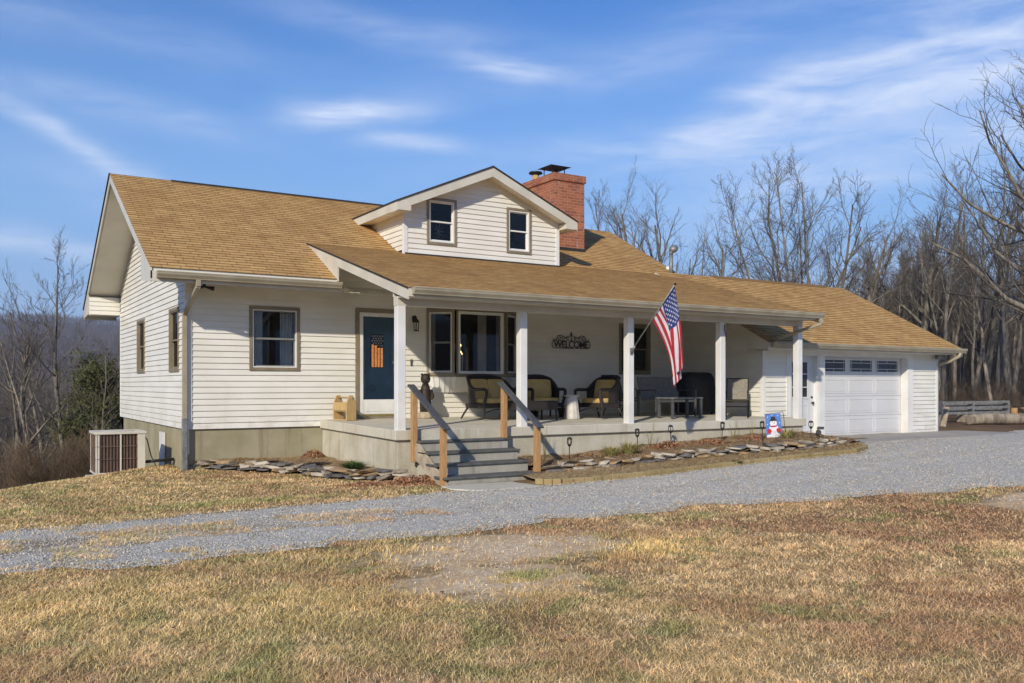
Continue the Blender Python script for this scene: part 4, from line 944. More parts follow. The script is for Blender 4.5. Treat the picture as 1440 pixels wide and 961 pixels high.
# stones: one object per border, each stone its own part
M_stone = [mat('field_stone', (.42, .36, .27), (.25, .20, .14), 4, .9, .5, 20), mat('pale_stone', (.55, .49, .38), (.38, .33, .25), 4, .9, .5, 20), mat('rusty_stone', (.42, .29, .15), (.27, .18, .10), 4, .9, .5, 20), mat('dark_stone', (.16, .15, .14), (.10, .09, .085), 4, .9, .5, 20)]
def stone_mesh(sx, sy, sz):
    bm = bmesh.new()
    for i in range(14):
        a = rng.uniform(0, 6.28); r = rng.uniform(.75, 1)
        bm.verts.new((sx * r * math.cos(a), sy * r * math.sin(a), sz * rng.choice((-1, 1)) * rng.uniform(.6, 1)))
    g = bmesh.ops.convex_hull(bm, input=bm.verts); bmesh.ops.delete(bm, geom=list({*g['geom_interior'], *g['geom_unused']} & set(bm.verts)), context='VERTS')
    return bm
def stone_border(P, label, layers, d=.2, maxn=96):
    root = empty('stone_border', P[0], label=label, cat='stone edging'); o0 = Vector(P[0]); pts = resample([Vector(p) for p in P], d); k = 0
    for l in range(layers):
        for p in pts:
            if k >= maxn or rng.random() < .12 * l: continue
            bm = stone_mesh(rng.uniform(.11, .25), rng.uniform(.07, .13), rng.uniform(.016, .036))
            me = bpy.data.meshes.new('stone'); bm.to_mesh(me); bm.free(); me.materials.append(rng.choice(M_stone))
            o = bpy.data.objects.new('stone', me); COL.objects.link(o); o.parent = root
            o.location = p - o0 + Vector((rng.uniform(-.06, .06), rng.uniform(-.06, .06) + l * .035, .02 + l * .052))
            o.rotation_euler = (rng.uniform(-.15, .15), rng.uniform(-.15, .15), rng.uniform(-.5, .5)); k += 1
            b = o.modifiers.new('bevel', 'BEVEL'); b.width = .008; b.segments = 1
stone_border([(x, y - .03, G(x, y) + .085) for x, y in STN], 'long dry stacked stone edging in front of the porch, right of the steps', 3, .24, 98)
LB = [(.25, .06), (.5, -.25), (.85, -.65), (1.4, -1.5), (1.72, -2.6), (2.1, -3.3), (2.6, -3.85)]
stone_border([(x, y, G(x, y) + .035) for x, y in LB], 'low stone edging left of the steps below the bedroom window', 3, .22, 70)
xs3 = np.linspace(.12, 2.64, 50)
strip_mesh('left_bed_soil', xs3, lambda x: lin(LB, x) + .02, lambda x: x * 0 + .03, lambda X, Y, t: gz(X, Y) + .10 + .08 * t + (fbm(X, Y, 3, 54) - .5) * .10, mat('bed_earth', (.33, .225, .115), (.20, .13, .07), 4, .95, .8, 30))
# mulch, dead leaves and tufts
M_leaves = m_island('curled_dead_leaves', [(.36, .17, .09), (.22, .10, .05), (.45, .26, .15), (.15, .07, .04)])
def leaf_pile(name, c, rx, ry, h, n, size=.03, label='curled brown dead leaves drifted against the porch wall', m_=None, seed=0):
    r = np.random.default_rng(seed + 11); a = r.random(n) * 6.283; q = np.sqrt(r.random(n)); x = c[0] + q * np.cos(a) * rx; y = c[1] + q * np.sin(a) * ry
    z = c[2] + h * (1 - q ** 1.6) * (.5 + .5 * r.random(n))
    u = r.normal(size=(n, 3)); u /= np.linalg.norm(u, axis=1)[:, None]; w = np.cross(u, r.normal(size=(n, 3))); w /= np.linalg.norm(w, axis=1)[:, None]
    s = (size * r.uniform(.5, 1.2, n))[:, None]; P = np.stack([x, y, z], -1); nn = np.cross(u, w) * s * .4
    V = np.stack([P - u * s, P - w * s * .55 + nn, P + u * s, P + w * s * .55 + nn], 1).reshape(-1, 3); b = (np.arange(n) * 4)[:, None]
    return tag(np_mesh(name, V, np.concatenate([b + [0, 1, 2], b + [0, 2, 3]]), m_ or M_leaves, k=3), label, 'leaves', kind='stuff')
for i, (c, rx, ry, h, n) in enumerate([((2.35, -.35, .12), .30, .25, .22, 420), ((2.75, -4.25, -.02), .62, .38, .16, 1100), ((5.15, -4.0, .20), .5, .22, .08, 500), ((6.4, -3.95, .24), .8, .2, .06, 500), ((8.3, -4.1, .30), .65, .30, .20, 1200),
        ((9.35, -4.15, .36), .6, .25, .16, 900), ((10.5, -4.3, .42), .6, .2, .13, 700), ((4.85, -4.3, .10), .25, .4, .10, 300), ((1.9, -4.1, .0), .5, .3, .05, 300), ((7.3, -4.2, .26), .8, .3, .05, 500)]):
    leaf_pile('dead_leaves', c, rx, ry, h, n, seed=i, size=.032)
M_mul = m_island('mulch_chips', [(.03, .02, .018), (.06, .04, .035), (.018, .012, .010)])
leaf_pile('mulch', (1.35, -.75, .12), .45, .18, .05, 700, .03, 'dark mulch in the left planting bed', M_mul, 31); leaf_pile('mulch', (2.0, -1.55, .12), .5, .28, .05, 1000, .03, 'dark mulch in the left planting bed', M_mul, 32)
M_straw = m_island('straw_bits', [(.50, .36, .17), (.34, .22, .10), (.60, .46, .24), (.26, .15, .07)])
def debris(name, label, n, pos, seed, h=(.01, .035)):
    r = np.random.default_rng(seed); x, y, z = pos(r, n); a = r.random(n) * 6.283; l = r.uniform(.03, .10, n); D = np.stack([np.cos(a), np.sin(a), r.uniform(-.1, .5, n)], -1) * l[:, None]; S = np.stack([-np.sin(a), np.cos(a), a * 0], -1) * .0045
    P = np.stack([x, y, z + .004], -1); V = np.stack([P - S, P + S, P + D], 1).reshape(-1, 3)
    tag(np_mesh(name, V, np.arange(n * 3).reshape(-1, 3), M_straw, k=3), label, 'debris', kind='stuff')
def pos_front(r, n):
    x = r.uniform(4.35, 12.7, n); a, b = lin(CURB, x) - .04, lin(STN, x) + .1; t = r.random(n) ** 1.3; y = a * (1 - t) + b * t; return x, y, gz(x, y) + .045 + .06 * t
def pos_back(r, n):
    x = r.uniform(4.9, 12.8, n); a, b = lin(STN, x), x * 0 - 3.66; t = r.random(n); y = a * (1 - t) + b * t; return x, y, bedz(x) + .055 + .10 * t + (fbm(x, y, 3, 52) - .5) * .12
def pos_left(r, n):
    x = r.uniform(.15, 2.62, n); a, b = lin(LB, x), x * 0; t = r.random(n); y = a * (1 - t) + b * t; return x, y, gz(x, y) + .11 + .08 * t + (fbm(x, y, 3, 54) - .5) * .10
debris('straw_litter', 'dry grass and straw litter on the sandy strip', 22000, pos_front, 61); debris('straw_litter', 'dry straw litter on the soil of the long bed', 16000, pos_back, 62); debris('straw_litter', 'dry straw litter on the left bed', 4000, pos_left, 63)
rr = np.random.default_rng(8); n = 260; xx, yy = rr.uniform(-4, 10, n), rr.uniform(-14.5, -3.8, n)
P_ = np.stack([xx, yy, gz(xx, yy) + .03], -1)
def spread_leaves():
    r = rr; u = r.normal(size=(n, 3)) * [1, 1, .35]; u /= np.linalg.norm(u, axis=1)[:, None]; w = np.cross(u, r.normal(size=(n, 3)) * .3 + [0, 0, 1]); w /= np.linalg.norm(w, axis=1)[:, None]
    s = (.03 * r.uniform(.4, 1.1, n))[:, None]; nn = np.cross(u, w) * s * .4
    V = np.stack([P_ - u * s, P_ - w * s * .55 + nn, P_ + u * s, P_ + w * s * .55 + nn], 1).reshape(-1, 3); b = (np.arange(n) * 4)[:, None]
    tag(np_mesh('lawn_leaves', V, np.concatenate([b + [0, 1, 2], b + [0, 2, 3]]), M_leaves, k=3), 'stray dead leaves scattered on the lawn', 'leaves', kind='stuff')
spread_leaves()
def tuft(loc, h, r, n, mt, label, name='grass_tuft', group='clumps of dry ornamental grass in the bed'):
    m = MB()
    for i in range(n):
        a = rng.uniform(0, 6.28); q = rng.uniform(0, r * .4); l = rng.uniform(.5, 1) * h; o = rng.uniform(.2, 1.1) * r; w = .005
        b = Vector((q * math.cos(a), q * math.sin(a), 0)); t = b + Vector((o * math.cos(a), o * math.sin(a), l)); mm = b.lerp(t, .5) + Vector((0, 0, l * .2)); s = Vector((-math.sin(a), math.cos(a), 0)) * w
        if rng.random() < .3: t.z *= .5
        m.quad(b - s, b + s, mm + s, mm - s); m.poly([mm - s, mm + s, t])
    o = m.build(name, mt, None, fix=False); o.location = loc; return tag(o, label, 'plant', group)
tuft((6.72, -4.3, .24), .26, .22, 260, M_tuft, 'yellow dry grass clump, left of the pair right of the steps'); tuft((7.15, -4.3, .26), .30, .26, 320, M_tuft, 'taller yellow dry grass clump, right of the pair')
tuft((11.35, -4.45, .42), .30, .28, 260, M_tuft, 'dry grass clump below the snowman garden flag')
tuft((2.25, -2.7, .12), .16, .30, 500, M_green, 'low bright green plant in the left bed by the porch wall', 'green_plant', None)
tuft((8.15, -6.08, .20), .08, .14, 120, M_green, 'small green weed growing on the paver edging', 'weed', None)
for i, (x, y, z, h) in enumerate([(5.45, -3.95, .2, .7), (8.0, -3.9, .3, .55), (10.1, -4.1, .38, .5), (10.55, -4.2, .4, .55)]):
    m = MB()
    for k in range(4):
        a = rng.uniform(0, 6.28); m.tube([(0, 0, 0), (.04 * math.cos(a), .04 * math.sin(a), h * .5), (.10 * math.cos(a + .4), .08 * math.sin(a + .4), h * rng.uniform(.6, 1))], [.005, .004, .002], 4)
    o = m.build('dry_stalk', M_tuft, None); o.location = (x, y, z); tag(o, ['thin bare dry stalks just right of the steps', 'thin dry stalks behind the leaf pile', 'thin dry stalks at the porch wall, left of the last leaf pile', 'thin dry stalks rising from the last leaf pile'][i], 'plant')

# ------------------------------------------------------------------ solar torches, spotlight, garden flag
def torch():
    t = empty('solar_torch_light', (0, 0, 0), label='', cat='garden light', group='black solar torch lights along the bed')
    m = MB(); m.tube([(0, 0, -.05), (0, 0, .33)], .009, 6); m.build('stake', M_black, t)
    m = MB(); m.lathe((0, 0, .32), [(.012, 0), (.035, .03), (.04, .05)], 10)
    for k in range(4):
        a = k * math.pi / 2 + .4; c, s = math.cos(a), math.sin(a); m.tube([(.035 * c, .035 * s, .36), (.048 * c, .048 * s, .41), (.04 * c, .04 * s, .46)], .007, 5)
    m.lathe((0, 0, .45), [(.045, 0), (.05, .01), (.035, .035), (.005, .045)], 12); m.build('lantern_head', M_black, t)
    return t
tp = torch(); TL = [(5.72, -4.34, .17, 'nearest the steps'), (7.53, -4.09, .27, 'second from the steps, left edge of the leaf pile'), (8.51, -3.95, .31, 'standing in the middle leaf pile'), (9.65, -4.22, .36, 'between the two right hand leaf piles'),
      (10.42, -4.62, .37, 'in front of the snowman garden flag'), (11.62, -4.85, .36, 'beside the black spotlight, nearest the garage')]
for i, (x, y, z, l) in enumerate(TL):
    o = tp if i == 0 else copy_tree(tp); o.location = (x, y, z); o.rotation_euler = (rng.uniform(-.04, .04), rng.uniform(-.05, .05), i); o['label'] = 'black solar torch light ' + l
s_ = empty('solar_spotlight', (12.0, -4.75, .36), label='black solar spotlight on a stake near the garage entry door', cat='garden light')
m = MB(); m.tube([(0, 0, -.05), (0, 0, .2)], .01, 6); m.build('stake', M_black, s_)
m = MB(); m.tube([(0, .03, .2), (-.06, -.04, .24)], [.045, .06], 10); m.build('lamp_head', M_black, s_); m = MB(); m.bar((.02, -.02, .30), (.14, .06, .34), .14, .015); m.build('solar_panel', M_char, s_)
gfl = empty('garden_flag', (11.2, -4.25, .42), label='small blue garden flag with a snowman on a black metal stand', cat='garden flag')
Pf = lambda x, z, d=0: (x, -.02 * math.sin(x * 5) - .008 * d - .0, z)
m = MB(); m.tube([(.30, .03, -.1), (.27, .03, .62), (.24, .02, .68)], .006, 6); m.tube([(-.20, 0, .62), (.24, .02, .64)], .005, 6); m.build('stand', M_black, gfl)
m = MB()
def flagpatch(pts, mi, d):
    m.mi = mi; n = 8
    c = (sum(p[0] for p in pts) / len(pts), sum(p[1] for p in pts) / len(pts)); L_ = len(pts)
    for side in (1, -1):
        for i in range(L_):
            a, b = pts[i], pts[(i + 1) % L_]; m.poly([Pf(c[0], c[1], d * side), Pf(*a, d * side), Pf(*b, d * side)])
def circ(cx, cz, r, n=16, sy=1): return [(cx + r * math.cos(2 * math.pi * k / n), cz + r * sy * math.sin(2 * math.pi * k / n)) for k in range(n)]
for i in range(8):
    for s in (1, -1):
        xa, xb = -.19 + i * .0475, -.19 + (i + 1) * .0475; m.mi = 0; m.quad(Pf(xa, .06, s * .2), Pf(xb, .06, s * .2), Pf(xb, .62, s * .2), Pf(xa, .62, s * .2))
flagpatch([(-.18, .07), (.18, .07), (.18, .14), (.05, .17), (-.18, .13)], 1, .6); flagpatch(circ(0, .25, .12), 1, .8); flagpatch(circ(0, .40, .085), 1, .9); flagpatch(circ(-.11, .22, .055), 2, 1.1); flagpatch(circ(.11, .23, .055), 2, 1.1)
flagpatch([(-.09, .45), (.09, .45), (.08, .48), (-.08, .48)], 3, 1.1); flagpatch([(-.06, .47), (.06, .47), (.05, .55), (-.05, .55)], 3, 1.2); flagpatch([(-.07, .31), (.07, .31), (.08, .345), (-.08, .345)], 2, 1.2)
for px_1 in [(-.13, .55), (.12, .57), (-.15, .38), (.15, .40), (-.02, .59)]: flagpatch(circ(*px_1, .012, 6), 1, .8)
flagpatch([(-.012, .40), (.05, .385), (-.005, .382)], 4, 1.4); flagpatch(circ(-.03, .425, .01, 6), 3, 1.3); flagpatch(circ(.03, .425, .01, 6), 3, 1.3)
m.build('banner', [M_skyblue, M_bwhite, M_bred, M_black, M_orange], gfl, fix=False)
gfl.rotation_euler = (0, R(-5), R(-34)); gfl.scale = (.86, .86, .92)

# ------------------------------------------------------------------ american flag on its pole
FL = empty('american_flag', (7.70, -3.69, 2.27), label='american flag hanging from an angled pole fixed to the third porch post', cat='flag')
tipv = Vector((0, -1.26, 1.20))
m = MB(); m.tube([(0, 0, 0), tuple(tipv)], .013, 8); m.build('pole', M_greymetal, FL)
m = MB(); m.sphere(tuple(tipv * 1.012), .026, 10, 7); m.build('finial', M_black, FL)
m = MB(); m.box(-.03, .03, -.012, .0, -.07, .07); m.tube([(0, -.005, -.03), tuple(tipv * .09)], .022, 8); m.tube([(-.05, -.03, .02), (.05, -.03, .02)], .008, 6); m.build('bracket', M_greymetal, FL)
NU, NV = 26, 44
def flagp(h, t):                                            # h: 0 at the tip of the pole .. 1 ; t: along the fly
    base = tipv * (.985 - .50 * h)
    Lf = 1.52 - .20 * h ** 1.5
    g = math.sin(min(1, t * 1.3) * math.pi / 2)
    yy = base.y * 1.0 + g * (-.02 - .47 * h ** 1.3) - .10 * t
    drop = t * Lf * (.97 - .0 * h)
    xx = .075 * math.sin(h * 10.5 + t * 2.2) * g + .035 * math.sin(h * 19 + 1 + t * 4) * g + .10 * t + .02
    return Vector((xx, yy + .035 * math.sin(h * 13 + 2) * g, base.z - drop))
for nm, mt, sel in (('cloth', None, None),):
    m = MB()
    for i in range(NU):
        for j in range(NV):
            h0, h1, t0, t1 = i / NU, (i + 1) / NU, j / NV, (j + 1) / NV
            m.mi = 2 if (h0 + h1) / 2 < 7 / 13 and (t0 + t1) / 2 < .4 else (0 if int((h0 + h1) / 2 * 13) % 2 == 0 else 1)
            m.quad(flagp(h0, t0), flagp(h1, t0), flagp(h1, t1), flagp(h0, t1))
    o = m.build('cloth', [M_red, M_fwhite, M_navy], FL, fix=False); o.data.polygons.foreach_set('use_smooth', [True] * len(o.data.polygons))
    bm = bmesh.new(); bm.from_mesh(o.data); bmesh.ops.remove_doubles(bm, verts=bm.verts, dist=1e-4); bm.to_mesh(o.data); bm.free()
m = MB()
for r_ in range(9):
    for c_ in range(6 if r_ % 2 == 0 else 5):
        h0 = (r_ + .9) / 10.8 * 7 / 13; t0 = ((c_ + .6) if r_ % 2 == 0 else (c_ + 1.1)) / 6.2 * .4
        P0 = flagp(h0, t0); dh = (flagp(h0 + .01, t0) - P0).normalized(); dt = (flagp(h0, t0 + .01) - P0).normalized(); nn = dh.cross(dt).normalized() * .004
        for s in (1, -1): m.poly([P0 + nn * s + (dh * math.cos(k * math.pi / 5) + dt * math.sin(k * math.pi / 5)) * (.024 if k % 2 == 0 else .011) for k in range(10)])
m.build('stars', M_fwhite, FL, fix=False)

# ------------------------------------------------------------------ things on the wall
wl = empty('wall_lantern', (4.70, 0, 2.93), label='black carriage lantern on the wall between front door and bay window', cat='wall lamp')
m = MB(); m.lathe((0, -.02, 0), [(.0, .0)], 4) if False else None
m.box(-.035, .035, -.035, 0.0, .03, .17); m.tube([(0, -.03, .12), (0, -.09, .17), (0, -.14, .13)], .012, 8); m.build('bracket', M_black, wl)
m = MB(); m.lathe((0, -.14, 0), [(.05, -.17), (.055, -.16), (.055, -.15)], 6)
for k in range(6):
    a = k * math.pi / 3; m.tube([(.05 * math.cos(a), -.14 + .05 * math.sin(a), -.16), (.06 * math.cos(a), -.14 + .06 * math.sin(a), .02)], .006, 5)
m.lathe((0, -.14, 0), [(.075, .02), (.07, .035), (.03, .09), (.012, .11), (.018, .13), (.002, .15)], 8); m.build('cage', M_black, wl); m = MB(); m.lathe((0, -.14, 0), [(.02, -.15), (.02, -.05)], 8); m.build('bulb', M_ceram, wl)
db = MB(); db.box(4.62, 4.67, .0, .03, 2.02, 2.16, FRONT); tag(db.build('doorbell', M_char, None, .004), 'small grey doorbell on the siding right of the front door', 'doorbell')
SG = empty('welcome_sign', (8.88, -.03, 2.47), label='black wrought iron WELCOME sign with scrollwork on the porch wall', cat='sign')
cu = bpy.data.curves.new('letters', 'FONT'); cu.body = 'WELCOME'; cu.size = .225; cu.align_x = 'CENTER'; cu.extrude = .006; cu.offset = .001; cu.space_character = .92
tmp = bpy.data.objects.new('letters', cu); COL.objects.link(tmp); dg = bpy.context.evaluated_depsgraph_get(); me = bpy.data.meshes.new_from_object(tmp.evaluated_get(dg)); bpy.data.objects.remove(tmp)
lo = bpy.data.objects.new('letters', me); COL.objects.link(lo); lo.parent = SG; me.materials.clear(); me.materials.append(M_black); lo.rotation_euler = (R(90), 0, 0); lo.location = (0, -.01, .035); 
wd = max(v.co.x for v in me.vertices) - min(v.co.x for v in me.vertices); lo.scale = (1.02 / wd, 1, 1)
m = MB(); m.tube([(-.5, 0, .02), (.5, 0, .02)], .008, 6); m.tube([(-.52, 0, .2), (.52, 0, .2)], .006, 6)
for s in (-1, 1): m.tube([(s * .5, 0, .02), (s * .555, 0, .05), (s * .565, 0, .11), (s * .55, 0, .17), (s * .5, 0, .2)], .008, 6); m.tube([(s * .53, 0, .19), (s * .52, 0, .24), (s * .50, 0, .25)], .006, 5)
m.build('frame', M_black, SG)
m = MB()
def spiral(cx, cz, r, s, a0=0, turns=1.3): return [(cx + s * r * (1 - k / 26) * math.cos(a0 + turns * 6.28 * k / 22), 0, cz + r * (1 - k / 26) * math.sin(a0 + turns * 6.28 * k / 22)) for k in range(22)]
for s in (-1, 1):
    for (cx, r) in ((.36, .065), (.24, .05), (.12, .05)): m.tube(spiral(s * cx, .255, r, s), .0065, 5)
    m.tube([(s * .45, 0, .21), (s * .40, 0, .31), (s * .30, 0, .33), (s * .18, 0, .27), (s * .08, 0, .30), (0, 0, .34)], .0075, 5)
m.tube([(0, 0, .2), (0, 0, .40)], .009, 6); m.sphere((0, 0, .36), .028, 8, 6, sc=(1, .4, 1)); m.sphere((0, 0, .40), .015, 6, 5); m.build('scrollwork', M_black, SG)
fl2 = empty('security_light', (.28, -.20, 3.50), label='small dark twin floodlight under the left eave', cat='lamp')
m = MB(); m.tube([(0, 0, 0), (0, 0, -.06)], .03, 8); m.build('base', M_black, fl2)
for s in (-1, 1): m = MB(); m.tube([(0, 0, -.05), (s * .08, -.04, -.07), (s * .16, -.08, -.09)], [.015, .03, .045], 8); m.build('lamp_head', M_black, fl2)
fl3 = empty('security_light', (19.52, -2.72, 2.38), label='grey twin floodlight at the right corner of the garage', cat='lamp')
m = MB(); m.box(-.05, .05, -.01, .04, -.05, .05); m.build('base', M_greymetal, fl3)
for s in (-1, 1): m = MB(); m.tube([(0, -.02, 0), (s * .08, -.08, -.01), (s * .14, -.16, -.02)], [.02, .045, .06], 10); m.build('lamp_head', M_greymetal, fl3)
cc = MB(); cc.tube([(10.28, -3.70, 2.90), (10.24, -3.72, 2.80), (10.29, -3.72, 2.66), (10.30, -3.71, 2.55)], .01, 6); tag(cc.build('plant_hook', M_black), 'thin dark curved hook on the fourth porch post', 'hook')

# curtains and the lit candle inside
def curtain(x0, x1, z0, z1, y, label, flare=0, waves=5):
    m = MB(); n = 24
    for i in range(n):
        a, b = i / n, (i + 1) / n; f = lambda t: y + .03 * math.sin(t * waves * 6.28)
        X = lambda t, z: x0 + (x1 - x0) * t + flare * (z == z0) * (t - .5) * .1
        m.quad((X(a, z0), f(a), z0), (X(b, z0), f(b), z0), (X(b, z1), f(b), z1), (X(a, z1), f(a), z1))
    return tag(m.build('curtain', M_curtain, None, fix=False), label, 'curtain', 'curtains behind the windows')
curtain(1.24, 1.47, 1.8, 3.2, .13, 'pale curtain on the left side of the front window'); curtain(1.82, 2.14, 1.8, 3.2, .13, 'pale curtain on the right side of the front window')
curtain(5.15, 5.40, 1.6, 3.25, .35, 'grey curtain behind the left pane of the bay window'); curtain(6.50, 6.72, 1.6, 3.25, .35, 'grey curtain at the right of the central bay pane', waves=4); curtain(7.0, 7.2, 1.6, 3.25, .35, 'grey curtain behind the right pane of the bay window')
cd = empty('window_candle', (5.78, -.22, 1.86), label='white candle lamp with a lit bulb in the bay window', cat='candle')
m = MB(); m.lathe((0, 0, 0), [(.05, 0), (.05, .02), (.014, .03), (.014, .42)], 10); m.build('candlestick', M_ceram, cd); m = MB(); m.sphere((-.05, .0, .62), .022, 8, 6, sc=(1, 1, 1.6)); m.tube([(0, 0, .42), (-.05, 0, .5), (-.05, 0, .59)], .008, 6); m.build('bulb', M_bulb, cd)
sn = empty('window_ornament', (5.62, .60, 4.98), label='white star shaped ornament hanging in the left dormer window', cat='ornament')
m = MB()
for k in range(9): a = k * 6.28 / 9; m.tube([(0, 0, .12), (.12 * math.cos(a), 0, .12 + .16 * math.sin(a))], .006, 4)
m.build('rays', M_ceram, sn)

# ------------------------------------------------------------------ porch furniture
def cushion(mb, c, sx, sy, sz, M=None, n=10):
    pts = []; fs = []
    for k in range(7):
        ph = (k / 6 - .5) * math.pi; cz = math.sin(ph); cr_ = abs(math.cos(ph)) ** .35 * .12 + .88 if 0 < k < 6 else .86
        for i in range(24):
            a = 2 * math.pi * i / 24; p = .28; ca = math.copysign(abs(math.cos(a)) ** p, math.cos(a)); sa = math.copysign(abs(math.sin(a)) ** p, math.sin(a))
            v = Vector((sx / 2 * ca * cr_, sy / 2 * sa * cr_, sz / 2 * cz)); v = M @ v if M is not None else v; pts.append(Vector(c) + v)
    for k in range(6):
        for i in range(24): fs.append((k * 24 + i, k * 24 + (i + 1) % 24, (k + 1) * 24 + (i + 1) % 24, (k + 1) * 24 + i))
    fs.append(tuple(range(24))[::-1]); fs.append(tuple(range(144, 168)))
    mb.add(pts, fs, True)
def wicker_seat(name, label, cat, loc, rz, w, ncush, group=None):
    t = empty(name, loc, rz, label, cat, group); hw = w / 2; d = .30
    # rim: sweeps from one arm front up over the back to the other arm
    rim = []; 
    for k in range(33):
        a = -1 + 2 * k / 32; s = abs(a)
        x = math.copysign(min(1, (s / .62) ** .75 if s < .62 else 1), a) * hw; y = .26 if s < .45 else .26 - (s - .45) / .55 * .60
        z = .93 - .05 * (s / .45) ** 2 if s < .45 else .88 - .25 * sst(.45, .75, s); rim.append(Vector((x, y + .06 * (1 - s), float(z))))
    m = MB(); m.tube(rim, .034, 8)
    for s in (-1, 1): e = rim[0] if s < 0 else rim[-1]; m.tube([e, e + Vector((0, -.045, -.02)), e + Vector((0, -.05, -.10)), (s * (hw - .02), -d, .30), (s * (hw - .02), -d, .02)], [.034, .036, .036, .034, .022], 8)
    m.build('frame', M_wicker, t)
    m = MB()                                                # woven shell below the rim
    for p, q in zip(rim[4:-4], rim[5:-3]):
        f = lambda v: Vector((v.x * .96, min(v.y, .27) if v.y > -.2 else v.y, .34)); m.quad(f(p), f(q), q, p)
    m.build('woven_back', M_wicker, t, fix=False)
    m = MB(); m.box(-hw + .02, hw - .02, -d, .24, .24, .34); m.build('seat_frame', M_wicker, t, .02, seg=2)
    for s in (-1, 1): m = MB(); m.tube([(s * (hw - .06), .2, .26), (s * (hw + .0), .34, .02)], [.024, .018], 8); m.build('leg', M_wicker, t)
    m = MB(); m.tube([(-hw + .03, -d + .01, .14), (-hw * .5, -d + .01, .20), (0, -d + .01, .225), (hw * .5, -d + .01, .20), (hw - .03, -d + .01, .14)], .012, 6); m.build('stretcher', M_wicker, t)
    m = MB(); cushion(m, (0, -.03, .39), w - .13, .52, .11); m.build('seat_cushion', M_cushion, t)
    cw = (w - .14) / ncush
    for k in range(ncush):
        m = MB(); cushion(m, (-w / 2 + .07 + cw * (k + .5), .17, .63), cw - .01, .44, .13, Matrix.Rotation(R(78), 3, 'X')); m.build('back_cushion', M_cushion, t)
    return t
fz = lambda y: .90 + .016 * y + .002
wicker_seat('wicker_loveseat', 'dark wicker loveseat with mustard cushions under the bay window', 'loveseat', (5.98, -1.20, fz(-1.2)), R(17), 1.22, 2)
wicker_seat('wicker_armchair', 'dark wicker armchair with mustard cushions facing the yard, left of the white side table', 'armchair', (7.22, -1.20, fz(-1.2)), R(-8), .78, 1, 'wicker armchairs')
wicker_seat('wicker_armchair', 'dark wicker armchair with mustard cushions turned to the left, right of the white side table', 'armchair', (8.35, -1.85, fz(-1.85)), R(-84), .78, 1, 'wicker armchairs')
T = empty('wicker_coffee_table', (6.47, -2.0, fz(-2)), R(3), 'low dark wicker coffee table with glass top between loveseat and armchair', 'table')
m = MB(); m.box(-.45, .45, -.28, .28, .22, .40); m.build('apron', M_wicker, T, .02, seg=2); m = MB(); m.box(-.47, .47, -.30, .30, .402, .412); m.build('table_top', mat('smoked_glass', (.10, .10, .11), None, 3, .12), T, .004)
for sx in (-1, 1):
    for sy in (-1, 1): m = MB(); m.tube([(sx * .41, sy * .24, .32), (sx * .43, sy * .26, .0)], [.026, .018], 8); m.build('leg', M_wicker, T)
T = empty('white_side_table', (7.58, -1.85, fz(-1.85)), 0, 'white fluted drum side table between the two wicker armchairs', 'side table')
m = MB(); pts = []; fs = []; nn_ = 48
for j, (r_, z_) in enumerate([(.165, 0), (.17, .02), (.15, .18), (.125, .42), (.12, .48)]):
    for k in range(nn_): a = 6.283 * k / nn_; q = r_ * (1 + .035 * (k % 4 < 2)); pts.append((q * math.cos(a), q * math.sin(a), z_))
for j in range(4):
    for k in range(nn_): fs.append((j * nn_ + k, j * nn_ + (k + 1) % nn_, (j + 1) * nn_ + (k + 1) % nn_, (j + 1) * nn_ + k))
m.add(pts, fs, False); m.build('base', M_ceram, T); m = MB(); m.lathe((0, 0, .48), [(.12, 0), (.17, .01), (.17, .035), (.12, .04)], 28); m.build('table_top', M_ceram, T)
def potted(name, label, loc, r, h, mt, n=160, leaf=.05):
    t = empty(name, loc, 0, label, 'plant'); m = MB(); m.lathe((0, 0, 0), [(r * .45, 0), (r * .6, h * .4), (r * .62, h * .42)], 14); m.build('pot', M_pot, t)
    m = MB()
    for k in range(n):
        a = rng.uniform(0, 6.28); q = r * rng.random() ** .5; p = Vector((q * math.cos(a), q * math.sin(a), h * .42 + (h * .6) * rng.random() * (1 - .5 * q / r))); u = Vector((math.cos(a), math.sin(a), rng.uniform(-.3, .6))).normalized() * leaf * rng.uniform(.6, 1.2)
        s = u.cross(Vector((0, 0, 1))).normalized() * leaf * .35; m.quad(p, p + u * .5 + s, p + u, p + u * .5 - s)
    m.build('leaves', mt, t, fix=False)
potted('potted_plant', 'small bright green potted plant on the porch floor behind the coffee table', (7.32, -.78, fz(-.78)), .17, .32, M_green); potted('potted_plant', 'dark red poinsettia like plant behind the white side table', (7.85, -1.15, fz(-1.15)), .22, .50, M_redleaf)
